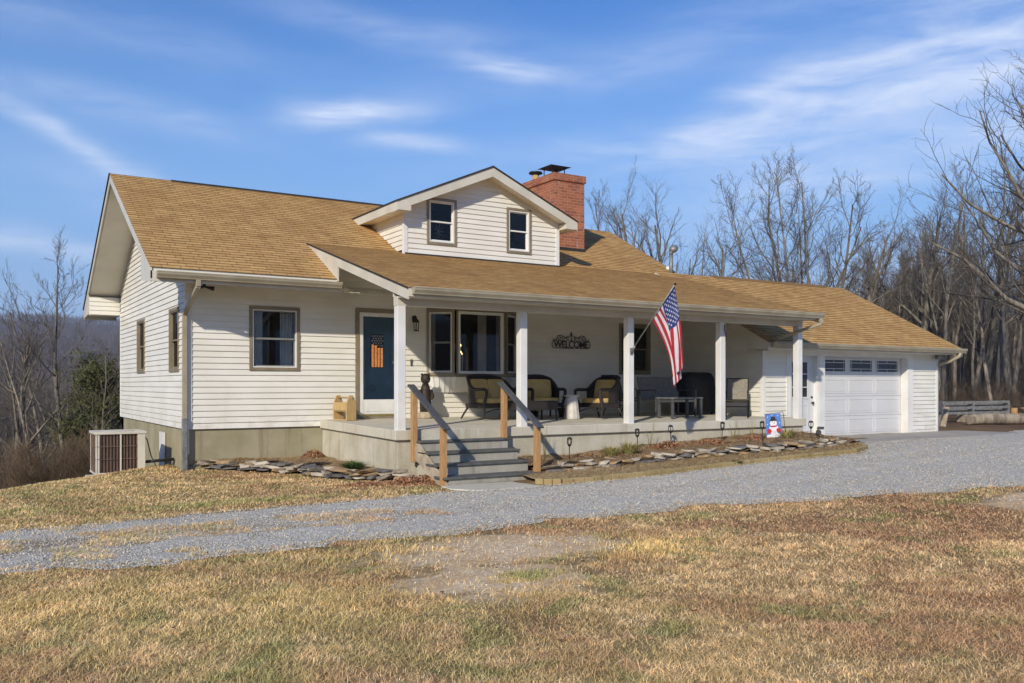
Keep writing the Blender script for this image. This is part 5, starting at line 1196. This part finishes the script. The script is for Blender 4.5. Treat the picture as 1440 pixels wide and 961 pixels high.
def sling_chair(label, loc, rz, w=.60, frame=None, cloth=None, name='sling_chair', cat='chair', high=.95, group='patio sling chairs'):
    frame = frame or M_black; cloth = cloth or M_sling2; t = empty(name, loc, rz, label, cat, group); hw = w / 2
    for s in (-1, 1):
        x = s * hw
        m = MB(); m.tube([(x, -.26, 0), (x, -.23, .60), (x, -.18, .63), (x, .10, .60), (x, .20, .56)], .014, 7); m.build('arm', frame, t)
        m = MB(); m.tube([(x, .30, 0), (x, .12, .40)], .014, 7); m.build('leg', frame, t)
        m = MB(); m.tube([(x * .93, -.26, .42), (x * .93, .10, .37), (x * .93, .17, .42), (x * .93, .36, high)], .013, 7); m.build('side_rail', frame, t)
    m = MB()
    prof = [(-.26, .42), (-.08, .385), (.08, .37), (.13, .385), (.17, .43), (.24, .60), (.30, .76), (.36, high)]
    for (y, z), (y2, z2) in zip(prof, prof[1:]): m.quad((-hw * .9, y, z), (hw * .9, y, z), (hw * .9, y2, z2), (-hw * .9, y2, z2)); m.quad((-hw * .9, y + .006, z - .006), (hw * .9, y + .006, z - .006), (hw * .9, y2 + .006, z2 - .006), (-hw * .9, y2 + .006, z2 - .006))
    m.build('sling', cloth, t, fix=False)
    m = MB(); m.tube([(-hw, -.25, .36), (hw, -.25, .36)], .012, 6); m.tube([(-hw, .2, .24), (hw, .2, .24)], .012, 6); m.tube([(-hw * .93, .36, high), (hw * .93, .36, high)], .012, 6); m.build('crossbar', frame, t)
    return t
sling_chair('dark metal sling chair partly hidden behind the third porch post', (9.50, -1.15, fz(-1.15)), R(8), .60, cloth=M_sling)
sling_chair('taupe sling chair with black metal frame at the right end of the porch', (11.62, -2.75, fz(-2.75)), R(-50), .52, high=.90)
T = empty('sling_bench', (10.38, -1.75, fz(-1.75)), R(2), 'wide dark grey sling loveseat bench behind the american flag', 'bench')
for s in (-1, 1):
    x = s * .63; m = MB(); m.bar((x, -.30, 0), (x, -.30, .60), .045, .045); m.bar((x, .28, 0), (x, .28, .60), .045, .045); m.bar((x, -.32, .61), (x, .30, .61), .055, .03); m.build('arm_frame', M_char, T, .006)
m = MB(); m.prism([(-.60, -.30, .40), (-.60, .22, .36), (-.60, .24, .39), (-.60, -.30, .44)], (1.2, 0, 0)); m.build('seat', M_sling, T, .008); m = MB(); m.prism([(-.60, .20, .40), (-.60, .36, .93), (-.60, .39, .92), (-.60, .24, .38)], (1.2, 0, 0)); m.build('backrest', M_sling, T, .008)
m = MB(); m.bar((-.6, -.28, .36), (.6, -.28, .36), .03, .05); m.build('rail', M_char, T)
T = empty('patio_coffee_table', (10.05, -2.55, fz(-2.55)), R(0), 'low grey metal patio coffee table in front of the sling bench', 'table')
m = MB(); m.box(-.46, .46, -.26, .26, .44, .47); m.build('table_top', M_greymetal, T, .006)
for sx in (-1, 1):
    for sy in (-1, 1): m = MB(); m.box(sx * .42 - .028, sx * .42 + .028, sy * .22 - .028, sy * .22 + .028, 0, .438); m.build('leg', M_char, T, .004)
T = empty('covered_grill', (11.78, -1.15, fz(-1.15)), R(4), 'gas grill under a black fitted cover against the porch wall', 'grill')
bm = bmesh.new(); bmesh.ops.create_grid(bm, x_segments=1, y_segments=1, size=.1); bm.free()
m = MB(); lv = [(.0, .50, .33), (.25, .51, .34), (.62, .51, .34), (.88, .50, .32), (.98, .47, .28), (1.02, .42, .22), (1.03, .25, .10)]; pts = []; fs = []; n_ = 48
for j, (z_, sx, sy) in enumerate(lv):
    for k in range(n_):
        a = 6.283 * k / n_; p = .35; wv = 1 + .035 * math.sin(a * 9 + j) * (1 - j / 7); pts.append((sx * math.copysign(abs(math.cos(a)) ** p, math.cos(a)) * wv, sy * math.copysign(abs(math.sin(a)) ** p, math.sin(a)) * wv, z_ + (.01 * math.sin(a * 5) if j else .05)))
for j in range(len(lv) - 1):
    for k in range(n_): fs.append((j * n_ + k, j * n_ + (k + 1) % n_, (j + 1) * n_ + (k + 1) % n_, (j + 1) * n_ + k))
fs.append(tuple(range((len(lv) - 1) * n_, len(lv) * n_))); m.add(pts, fs, True); m.build('cover', M_cover, T)
for sx in (-1, 1): m = MB(); m.tube([(sx * .45, -.2, .05), (sx * .45, -.2, -.0)], .03, 8); m.build('leg', M_black, T)
# carved figure by the door, candle, wooden tote
T = empty('carved_figure', (4.78, -.42, fz(-.42)), R(-10), 'dark carved wooden bear figure standing by the front door', 'statue')
m = MB(); m.lathe((0, 0, 0), [(.15, 0), (.16, .03), (.14, .12), (.13, .14)], 12); m.build('base', M_oldwood, T)
m = MB(); m.tube([(0, .0, .12), (0, 0, .3), (.0, 0, .5), (0, 0, .66), (0, 0, .74)], [.11, .125, .12, .095, .065], 14); m.sphere((0, -.01, .84), .105, 14, 10, sc=(1, 1, 1.1)); m.tube([(0, -.08, .82), (0, -.15, .80)], [.05, .035], 10)
for s in (-1, 1): m.sphere((s * .075, 0, .93), .03, 8, 6); m.tube([(s * .10, -.02, .60), (s * .14, -.07, .46), (s * .09, -.13, .42)], [.045, .04, .032], 9); m.tube([(s * .06, 0, .22), (s * .07, -.03, .14)], [.06, .06], 9)
m.build('body', M_carved, T)
m = MB(); m.lathe((5.05, -.30, fz(-.3)), [(.035, 0), (.035, .10), (.01, .105)], 12); tag(m.build('pillar_candle', M_ceram), 'small white pillar candle on the porch floor by the carved bear', 'candle')
T = empty('wooden_tote', (2.96, -.42, fz(-.42)), R(0), 'pale wooden tote box with pointed end boards left of the front door', 'wooden box')
for y in (-.26, .20):
    m = MB(); m.prism([(-.115, y, 0), (.115, y, 0), (.115, y, .34), (.04, y, .50), (-.04, y, .50), (-.115, y, .34)], (0, .03, 0)); m.build('end_board', M_ply, T, .003)
for x in (-.112, .092): m = MB(); m.box(x, x + .02, -.23, .20, .20, .36); m.build('side_board', M_ply, T, .003)
m = MB(); m.box(-.095, .095, -.23, .20, .18, .20); m.box(-.095, .095, -.23, .2, 0.0, .02); m.build('shelf', M_ply, T); m = MB(); m.tube([(0, -.29, .46), (0, .26, .46)], .015, 8); m.build('handle', M_ply, T)
T.rotation_euler = (0, 0, R(12))

# ------------------------------------------------------------------ air conditioner beside the house
A = empty('air_conditioner', (-.99, 1.45, -.17), 0, 'old beige outdoor air conditioner with a rusty grille beside the house', 'air conditioner')
aw, ad, ah = .44, .42, .88
m = MB(); m.box(-aw - .02, aw + .02, -ad - .02, ad + .02, ah - .05, ah); m.lathe((0, 0, ah), [(.3, 0), (.3, .01)], 24); m.build('top_cover', M_fascia, A, .01)
m = MB(); m.box(-aw - .01, aw + .01, -ad - .01, ad + .01, .06, .10); m.build('base_pan', M_fascia, A, .008)
M_coil = mat('dusty_coil_fins', (.085, .06, .05), (.16, .085, .05), 3, .6, .8, 60, stretch=(30, 30, .5))
m = MB(); m.box(-aw + .03, aw - .03, -ad + .03, ad - .03, .10, ah - .05); m.build('coil', M_coil, A)
m = MB()
for k in range(13): x = -aw + .03 + k * (2 * aw - .18) / 12; m.box(x - .004, x + .004, -ad, -ad + .012, .10, ah - .05); 
for k in range(12): y = -ad + .03 + k * (2 * ad - .06) / 11; m.box(-aw, -aw + .012, y - .004, y + .004, .10, ah - .05)
for z in (.36, .60): m.box(-aw + .02, aw - .13, -ad - .004, -ad + .006, z - .005, z + .005); m.box(-aw - .002, -aw + .008, -ad, ad, z - .005, z + .005)
m.build('grille', mat('rusty_grille', (.22, .15, .10), (.12, .09, .07), 6, .6), A)
for (x0, x1, y0, y1) in ((-aw, -aw + .07, -ad, -ad + .05), (-.015, .015, -ad - .006, -ad + .02), (aw - .14, aw, -ad - .004, -ad + .10), (-aw, -aw + .05, ad - .05, ad), (aw - .02, aw, -ad + .1, ad)):
    m = MB(); m.box(x0, x1, y0, y1, .10, ah - .05); m.build('panel', M_fascia, A, .004)
m = MB()
for x in (-.30, .30): m.box(x - .08, x + .08, -.36, -.2, -.02, .06); m.box(x - .08, x + .08, .2, .36, -.02, .06)
m.box(-.08, .22, -.42, -.30, -.02, .05); m.build('foot_block', M_ceram, A, .01)
m = MB(); m.tube([(aw, -.30, .42 - .15), (.7, -.3, .285), (.99, -.30, .30)], .03, 8); m.build('insulated_pipe', M_black, A)
m = MB(); m.tube([(aw, -.2, .80), (aw + .06, -.25, .7), (aw + .12, -.3, .4), (aw + .22, -.32, .15), (aw + .38, -.32, .08), (aw + .5, -.32, .14), (aw + .55, -.3, .28)], .012, 7); m.build('cable', M_char, A)
m = MB(); m.prism([(-1.55, .62, -.42), (.02, .0, -.42), (.02, 2.0, -.42), (-1.5, 2.1, -.42)], (0, 0, .235)); tag(m.build('concrete_pad', M_slab, None, .01), 'thin concrete slab under the air conditioner', 'slab')

# ------------------------------------------------------------------ trees
def gen_tree(seed, height, tr, style='forest', twig=3, spread=1.0):
    """returns (limbs, twigs): polylines with radii"""
    r = random.Random(seed); limbs = []; twigs = []
    def grow(p, d, L, rad, lvl, up):
        n = 6 if lvl < 2 else 4; pts = [p.copy()]; rr = [rad]; q = p.copy(); dd = d.copy()
        wob = .065 if lvl == 0 else .13 + .05 * lvl
        for i in range(n):
            dd = (dd + Vector((r.gauss(0, wob), r.gauss(0, wob), r.gauss(0, wob * .7) + up))).normalized()
            q = q + dd * (L / n); pts.append(q.copy()); rr.append(rad * (1 - (i + 1) / n * (.80 if lvl else .82)) + .002)
        (limbs if lvl <= 1 else twigs).append((pts, rr, lvl))
        if lvl >= twig: return
        nb = {0: (17 if style == 'forest' else 13), 1: 9, 2: 6, 3: 3}[lvl]
        lo = {0: (.38 if style == 'forest' else .22), 1: .15, 2: .12, 3: .2}[lvl]
        for k in range(nb):
            t = lo + (1 - lo) * (k + r.random()) / nb; f = t * n; i = min(int(f), n - 1); bp = pts[i].lerp(pts[i + 1], f - i)
            base = (pts[i + 1] - pts[i]).normalized(); side = Vector((r.gauss(0, 1), r.gauss(0, 1), r.gauss(0, .5))); side -= base * side.dot(base); side.normalize()
            an = r.uniform(.4, .85) if lvl else (r.uniform(.45, .85) if style == 'forest' else r.uniform(.4, .95))
            nd = (base * math.cos(an) + side * math.sin(an)).normalized()
            br = rad * (1 - t * .8); 
            if lvl == 0: bl = height * (.30 if style == 'forest' else .55) * (1.15 - .75 * t) * r.uniform(.7, 1.2) * spread
            else: bl = L * r.uniform(.32, .62) * (1.1 - .5 * t)
            grow(bp, nd, bl, max(br * (.45 if lvl else .38 if style == 'forest' else .5), .005), lvl + 1, .10 if style != 'forest' else .13)
    if style == 'multi':
        for k in range(7):
            a = k * .898 + r.uniform(-.3, .3); q = .10 + .34 * (k % 3) / 2; d = Vector((math.cos(a) * q, math.sin(a) * q, 1)).normalized(); grow(Vector((.14 * math.cos(a), .14 * math.sin(a), 0)), d, height * r.uniform(.80, 1.02), tr * r.uniform(.5, .8), 0, .03)
    else: grow(Vector((0, 0, -.3)), Vector((r.uniform(-.05, .05), r.uniform(-.05, .05), 1)), height, tr, 0, .03)
    return limbs, twigs
def tubes_mesh(name, L, mt, sides):
    V = []; F = []
    for pts, rr, lvl in L:
        n = sides[min(lvl, len(sides) - 1)]; b = len(V); ref = None
        for i, p in enumerate(pts):
            d = (pts[min(i + 1, len(pts) - 1)] - pts[max(i - 1, 0)]).normalized()
            a = (ref if ref is not None else d.orthogonal()); a = a - d * a.dot(d); a = a.normalized() if a.length > 1e-4 else d.orthogonal().normalized(); ref = a; c = d.cross(a)
            for k in range(n): t = 6.2832 * k / n; V.append(p + (a * math.cos(t) + c * math.sin(t)) * rr[i])
        for i in range(len(pts) - 1):
            for k in range(n): F.append((b + i * n + k, b + i * n + (k + 1) % n, b + (i + 1) * n + (k + 1) % n, b + (i + 1) * n + k))
    me = bpy.data.meshes.new(name); me.from_pydata([tuple(v) for v in V], [], F); me.materials.append(mt); me.polygons.foreach_set('use_smooth', [True] * len(F)); me.update(); return me
PROTO = {}
def proto(key, *a, bark=None, twigm=None, **k):
    l, t = gen_tree(*a, **k); PROTO[key] = (tubes_mesh('trunk', l, bark or M_bark, [7, 5]), tubes_mesh('branches', t, twigm or M_twig, [3, 3, 3]))
for i in range(5): proto('f%d' % i, 100 + i, 11.5, .13, 'forest', 3, bark=M_barkp if i in (1, 3) else M_bark)
proto('oak0', 201, 10.5, .24, 'oak', 3); proto('oak1', 207, 10.5, .28, 'oak', 3, spread=1.05); proto('hero', 212, 10.5, .28, 'oak', 3, spread=1.05); proto('hero2', 208, 10.5, .28, 'oak', 3, spread=1.05); proto('hero3', 226, 10.5, .26, 'oak', 3, spread=1.0); proto('multi', 213, 10.3, .17, 'multi', 3, spread=.70)
proto('sap0', 301, 5.0, .045, 'forest', 2); proto('sap1', 305, 4.2, .04, 'oak', 2)
def tree(key, px, F, s=1., rz=0., label='', group=None, name='bare_tree', dz=0., tilt=0.):
    x, y = frame_to_px(px, F); t = empty(name, (x, y, G(x, y) + dz), rz, label, 'tree', group); t.scale = (s, s, s); t.rotation_euler = (0, tilt, rz)
    for nm, me in zip(('trunk', 'branches'), PROTO[key]): o = bpy.data.objects.new(nm, me); COL.objects.link(o); o.parent = t
    return t
tree('multi', 1130, 38, 1.0, .5, 'big many stemmed leafless tree fanning out above the garage ridge')
tree('oak0', 1200, 42, .86, 2.2, 'leafless tree right behind the many stemmed tree, over the garage roof')
tree('oak1', 1005, 52, .95, 1.0, 'small leafless tree beyond the vent pipes')
tree('oak0', 905, 50, 1.16, 4.0, 'leafless tree top seen just right of the chimney'); tree('f2', 868, 56, 1.16, 1.0, 'thin leafless tree top closest to the chimney'); tree('oak1', 955, 54, 1.1, 3.3, 'leafless tree top behind the tall vent pipe')
tree('hero', 1640, 27, 1.2, 0, 'large leafless tree at the right edge reaching over the woods')
tree('hero2', 1565, 26, 1.08, 1.05, 'broad leafless tree crown at the right edge behind the large limb'); tree('hero3', 1530, 31, 1.15, 0, 'wide leafless crown at the right edge, farthest back of three'); tree('oak0', 1385, 46, 1.05, .6, 'tall leafless tree rising above the woods at the right')
tree('oak1', 1290, 44, .92, 5.2, 'leafless tree standing over the right end of the garage roof')
# left side of the house
tree('oak0', 14, 31, .84, 1.3, 'tall leafless tree at the left edge', dz=-.2); tree('f1', 42, 24, .50, 2, 'pale trunked leafless tree, lower left', name='bare_tree', tilt=-.05)
tree('f0', 104, 29, .80, 4, 'slender leafless tree whose top shows beside the gable', tilt=.12); tree('oak1', 128, 38, .80, .4, 'dark spreading leafless tree left of the house wall'); tree('sap0', 150, 24, .9, .4, 'thin pale sapling against the evergreen'); tree('f0', -25, 34, .7, 3.9, 'leafless tree mostly outside the left edge')
n = 0
rw = random.Random(12)
# the wood to the right of the garage and behind it
SIDES = 'slender leafless tree in the wood beyond the garage'
while n < 150:
    px = rw.uniform(1195, 1500) if n > 30 else rw.uniform(1140, 1330); F = 34 + 56 * rw.random() ** 1.1
    if px < 1320: F += 8
    fi = rw.randrange(5); hs_ = rw.uniform(.62, 1.02)
    lab = '%s %s leafless tree %s, %s' % ('tall' if hs_ > .88 else 'mid height' if hs_ > .74 else 'short', 'pale barked' if fi in (1, 3) else 'dark barked', 'at the front of the wood' if F < 46 else 'in the middle of the wood' if F < 60 else 'deep in the wood', 'over the garage roof' if px < 1260 else 'near the garage corner' if px < 1345 else 'behind the metal rails' if px < 1425 else 'at the right edge')
    tree('f%d' % fi, px, F, hs_ * (.80 if px < 1290 else 1), rw.uniform(0, 6.28), lab, 'trees of the wood beyond the garage', tilt=rw.uniform(-.06, .06)); n += 1
for i in range(26):                                        # the wood on the slope left of the house
    px = rw.uniform(-40, 160); F = rw.uniform(36, 80)
    key = rw.choice(['f0', 'f2', 'f4', 'oak0', 'f1']); hs_ = rw.uniform(.7, .98)
    lab = '%s %s leafless tree %s, %s' % ('tall' if hs_ > .84 else 'short', 'pale barked' if key == 'f1' else 'spreading' if key == 'oak0' else 'slender dark', 'close on the left slope' if F < 58 else 'far down the left slope', 'beside the house wall' if px > 95 else 'midway between house and left edge' if px > 35 else 'at the left edge')
    tree(key, px, F, hs_, rw.uniform(0, 6.28), lab, 'trees of the wood left of the house')
# undergrowth and far woods: too many to count
def merged(name, P, S, A, verts, tris, mt, label=None):
    n = len(P); c, s = np.cos(A)[:, None], np.sin(A)[:, None]; V = np.repeat(verts[None], n, 0) * S[:, None, None]
    x = V[..., 0] * c - V[..., 1] * s; y = V[..., 0] * s + V[..., 1] * c; V = np.stack([x, y, V[..., 2]], -1) + P[:, None]
    T = tris[None] + (np.arange(n) * len(verts))[:, None, None]
    return V.reshape(-1, 3), T.reshape(-1, 3)
def simple_tree(seed, h, tr, style, twig, keep=1.):
    l, t = gen_tree(seed, h, tr, style, twig); L = [(p[::(2 if len(p) > 5 else 1)] if len(p) % 2 else p, r_[::(2 if len(p) > 5 else 1)] if len(p) % 2 else r_, v) for p, r_, v in l + [q for q in t if rng.random() < keep]]
    V = []; T = []
    for pts, rr, lvl in L:
        b = len(V)
        for i, p in enumerate(pts):
            for k in range(3): a = 2.094 * k; V.append((p.x + rr[i] * math.cos(a), p.y + rr[i] * math.sin(a), p.z + (rr[i] * .5 if k == 1 else 0)))
        for i in range(len(pts) - 1):
            for k in range(3):
                a, b_, c, d = b + i * 3 + k, b + i * 3 + (k + 1) % 3, b + (i + 1) * 3 + (k + 1) % 3, b + (i + 1) * 3 + k; T += [(a, b_, c), (a, c, d)]
    return np.array(V), np.array(T)
rn = np.random.default_rng(21)
def wood(name, n, pxr, Fr_, hs, protos, mt, label, power=1.0, widen=1.0):
    VV = []; TT = []; off = 0
    for j, (v, t_) in enumerate(protos):
        m_ = n // len(protos); px = rn.uniform(*pxr, m_); F = Fr_[0] + (Fr_[1] - Fr_[0]) * rn.random(m_) ** power
        th = R(YAW); r_ = (px - 720) / 1235 * F; x = r_ * math.cos(th) + F * math.sin(th) + CAMX; y = -r_ * math.sin(th) + F * math.cos(th) + CAMY
        P = np.stack([x, y, gz(x, y) - .1], -1); V, T = merged('', P, rn.uniform(*hs, m_), rn.random(m_) * 6.28, v, t_, mt); VV.append(V); TT.append(T + off); off += len(V)
    return tag(np_mesh(name, np.concatenate(VV), np.concatenate(TT), mt, k=3), label, 'woods', kind='stuff')
near_p = [simple_tree(500 + i, 10, .12, 'forest', 3, .35) for i in range(4)]; far_p = [simple_tree(520 + i, 10, .22, 'oak', 2, .8) for i in range(3)]
for v, t_ in far_p: pass
wood('woods', 330, (1180, 1520), (62, 125), (.7, 1.05), near_p, M_farwood, 'dense leafless wood filling the background right of the garage', .8)
wood('woods', 700, (-90, 190), (55, 260), (.75, 1.25), near_p, M_farwood, 'dense leafless wood on the valley side left of the house', 1.3)
wood('woods', 4200, (-120, 200), (230, 1480), (.9, 1.4), far_p, M_farwood, 'leafless forest covering the distant hillside', .9)
wood('woods', 420, (1150, 1540), (85, 170), (.55, .95), near_p, M_farwood, 'far part of the leafless wood behind the garage', .8)
brush_p = [simple_tree(540 + i, 2.6, .018, 'oak', 2, 1.) for i in range(4)]
wood('brush', 240, (1290, 1520), (31, 62), (.3, .65), brush_p, M_brush, 'tangled leafless undergrowth at the edge of the right hand wood', 1.4)
wood('brush', 700, (1180, 1530), (55, 120), (1.0, 2.3), brush_p, M_farwood, 'tall dark saplings filling the depth of the right hand wood')
wood('brush', 1100, (-60, 128), (20, 48), (.35, .8), brush_p, M_brush, 'tangled leafless brush on the slope left of the house', 1.3)
# evergreen shrub beside the house
def evergreen(px, F, label, w, h, n, seed):
    x, y = frame_to_px(px, F); z = G(x, y); t = empty('evergreen_shrub', (x, y, z), 0, label, 'shrub'); r = np.random.default_rng(seed)
    m = MB(); m.tube([(0, 0, -.2), (0, 0, h * .6), (0, 0, h * .9)], [.09, .05, .02], 8)
    cl = []
    for k in range(46):
        a = r.random() * 6.283; u = r.random(); zc = h * (.10 + .85 * u); rad_ = w * (1 - .75 * u ** 1.5) * (.35 + .6 * r.random()); p = Vector((math.cos(a) * rad_, math.sin(a) * rad_, zc)); cl.append(p); m.tube([(0, 0, max(.05, zc - .3)), tuple(p * .6 + Vector((0, 0, zc * .38))), tuple(p)], [.025, .015, .006], 4)
    m.build('trunk', M_bark, t)
    C = np.array([cl[i] for i in r.integers(0, len(cl), n)]); P = C + r.normal(size=(n, 3)) * [.26 * w / 1.5, .26 * w / 1.5, .20]; P[:, 2] = np.maximum(P[:, 2], .02)
    d = r.normal(size=(n, 3)) + [0, 0, .8]; d /= np.linalg.norm(d, axis=1)[:, None]; s = np.cross(d, r.normal(size=(n, 3))); s /= np.linalg.norm(s, axis=1)[:, None]; L_ = r.uniform(.06, .16, n)[:, None]
    V = np.stack([P - s * .018, P + s * .018, P + d * L_], 1).reshape(-1, 3); T = np.arange(n * 3).reshape(-1, 3); np_mesh('foliage', V, T, M_cedar, t, k=3)
evergreen(136, 25, 'bushy dark evergreen shrub beside the air conditioner', 1.35, 4.9, 17000, 1); evergreen(105, 30, 'smaller evergreen shrub left of the bushy one', 1.2, 4.2, 9000, 2)
# small far building in the valley
x, y = frame_to_px(81, 420); hb = empty('distant_house', (x, y, G(x, y) + 3), R(20), 'tiny white building far down in the valley', 'building')
m = MB(); m.box(-4.5, 4.5, -3, 3, 0, 3.2); m.build('wall', M_white, hb); m = MB(); m.prism([(-4.8, -3.4, 3.1), (-4.8, 3.4, 3.1), (-4.8, 0, 5)], (9.6, 0, 0)); m.build('roof', M_greymetal, hb)
# salvaged metal rack and posts by the woods
x, y = frame_to_px(1372, 30.5); T = empty('metal_dock_section', (x, y, G(x, y)), R(-25), 'stack of grey aluminium rail sections lying beyond the garage', 'metal rack')
for z_, dy in ((.34, 0), (.52, 0), (.70, .0), (.43, .3), (.62, .3)): m = MB(); m.bar((-1.25, dy, z_ - .01), (1.25, dy, z_ + .03), .06, .09); m.build('rail', M_greymetal, T, .004)
for xx_ in (-1.2, -.1, 1.22): m = MB(); m.box(xx_ - .03, xx_ + .03, -.045, .34, .25, .76); m.build('upright', M_greymetal, T)
m = MB(); m.box(-.45, .25, -.15, .4, 0, .28); m.build('timber_block', M_oldwood, T, .02)
for (px, F, h, tl, lab) in ((1326, 27.5, .62, .22, 'pale weathered post leaning beside the garage corner'), (1318, 27.2, .45, .1, 'short dark weathered post beside the garage corner')):
    x, y = frame_to_px(px, F); m = MB(); m.bar((0, 0, 0), (tl, 0, h), .14, .09); o = m.build('leaning_post', M_oldwood if h > .5 else M_bark, None, .01); o.location = (x, y, G(x, y)); tag(o, lab, 'post')
x, y = frame_to_px(1412, 29); lg = MB(); lg.tube([(-1.3, -.2, .17), (-.4, 0, .20), (.5, .05, .18), (1.6, .2, .19)], [.16, .20, .19, .17], 12); o = lg.build('log', M_barkp); o.location = (x, y, G(x, y)); o.rotation_euler = (0, 0, R(-30)); tag(o, 'pale fallen log lying in front of the metal rails', 'log')
for i, (px, F) in enumerate(((1426, 31), (1435, 31.4))):
    x, y = frame_to_px(px, F); m = MB(); m.lathe((0, 0, 0), [(.13, 0), (.12, .45), (.11, .5)], 10); o = m.build('tree_stump', M_lumber); o.location = (x, y, G(x, y)); tag(o, ['orange brown stump at the far right, the left one of two', 'orange brown stump at the far right, the right one of two'][i], 'stump')

# ------------------------------------------------------------------ winter haze over the valley
hm = bpy.data.materials.new('valley_haze'); hm.use_nodes = True; nt = hm.node_tree; nt.nodes.clear()
ho = N(nt, 'ShaderNodeOutputMaterial'); pv = N(nt, 'ShaderNodeVolumePrincipled'); pv.inputs['Density'].default_value = .00024; pv.inputs['Color'].default_value = (.60, .74, 1, 1); pv.inputs['Anisotropy'].default_value = 0
nt.links.new(pv.outputs[0], ho.inputs['Volume'])
m = MB(); m.box(-3700, 3700, -3700, 3700, -75, 215); hz_ = m.build('haze', hm); tag(hz_, kind='stuff')
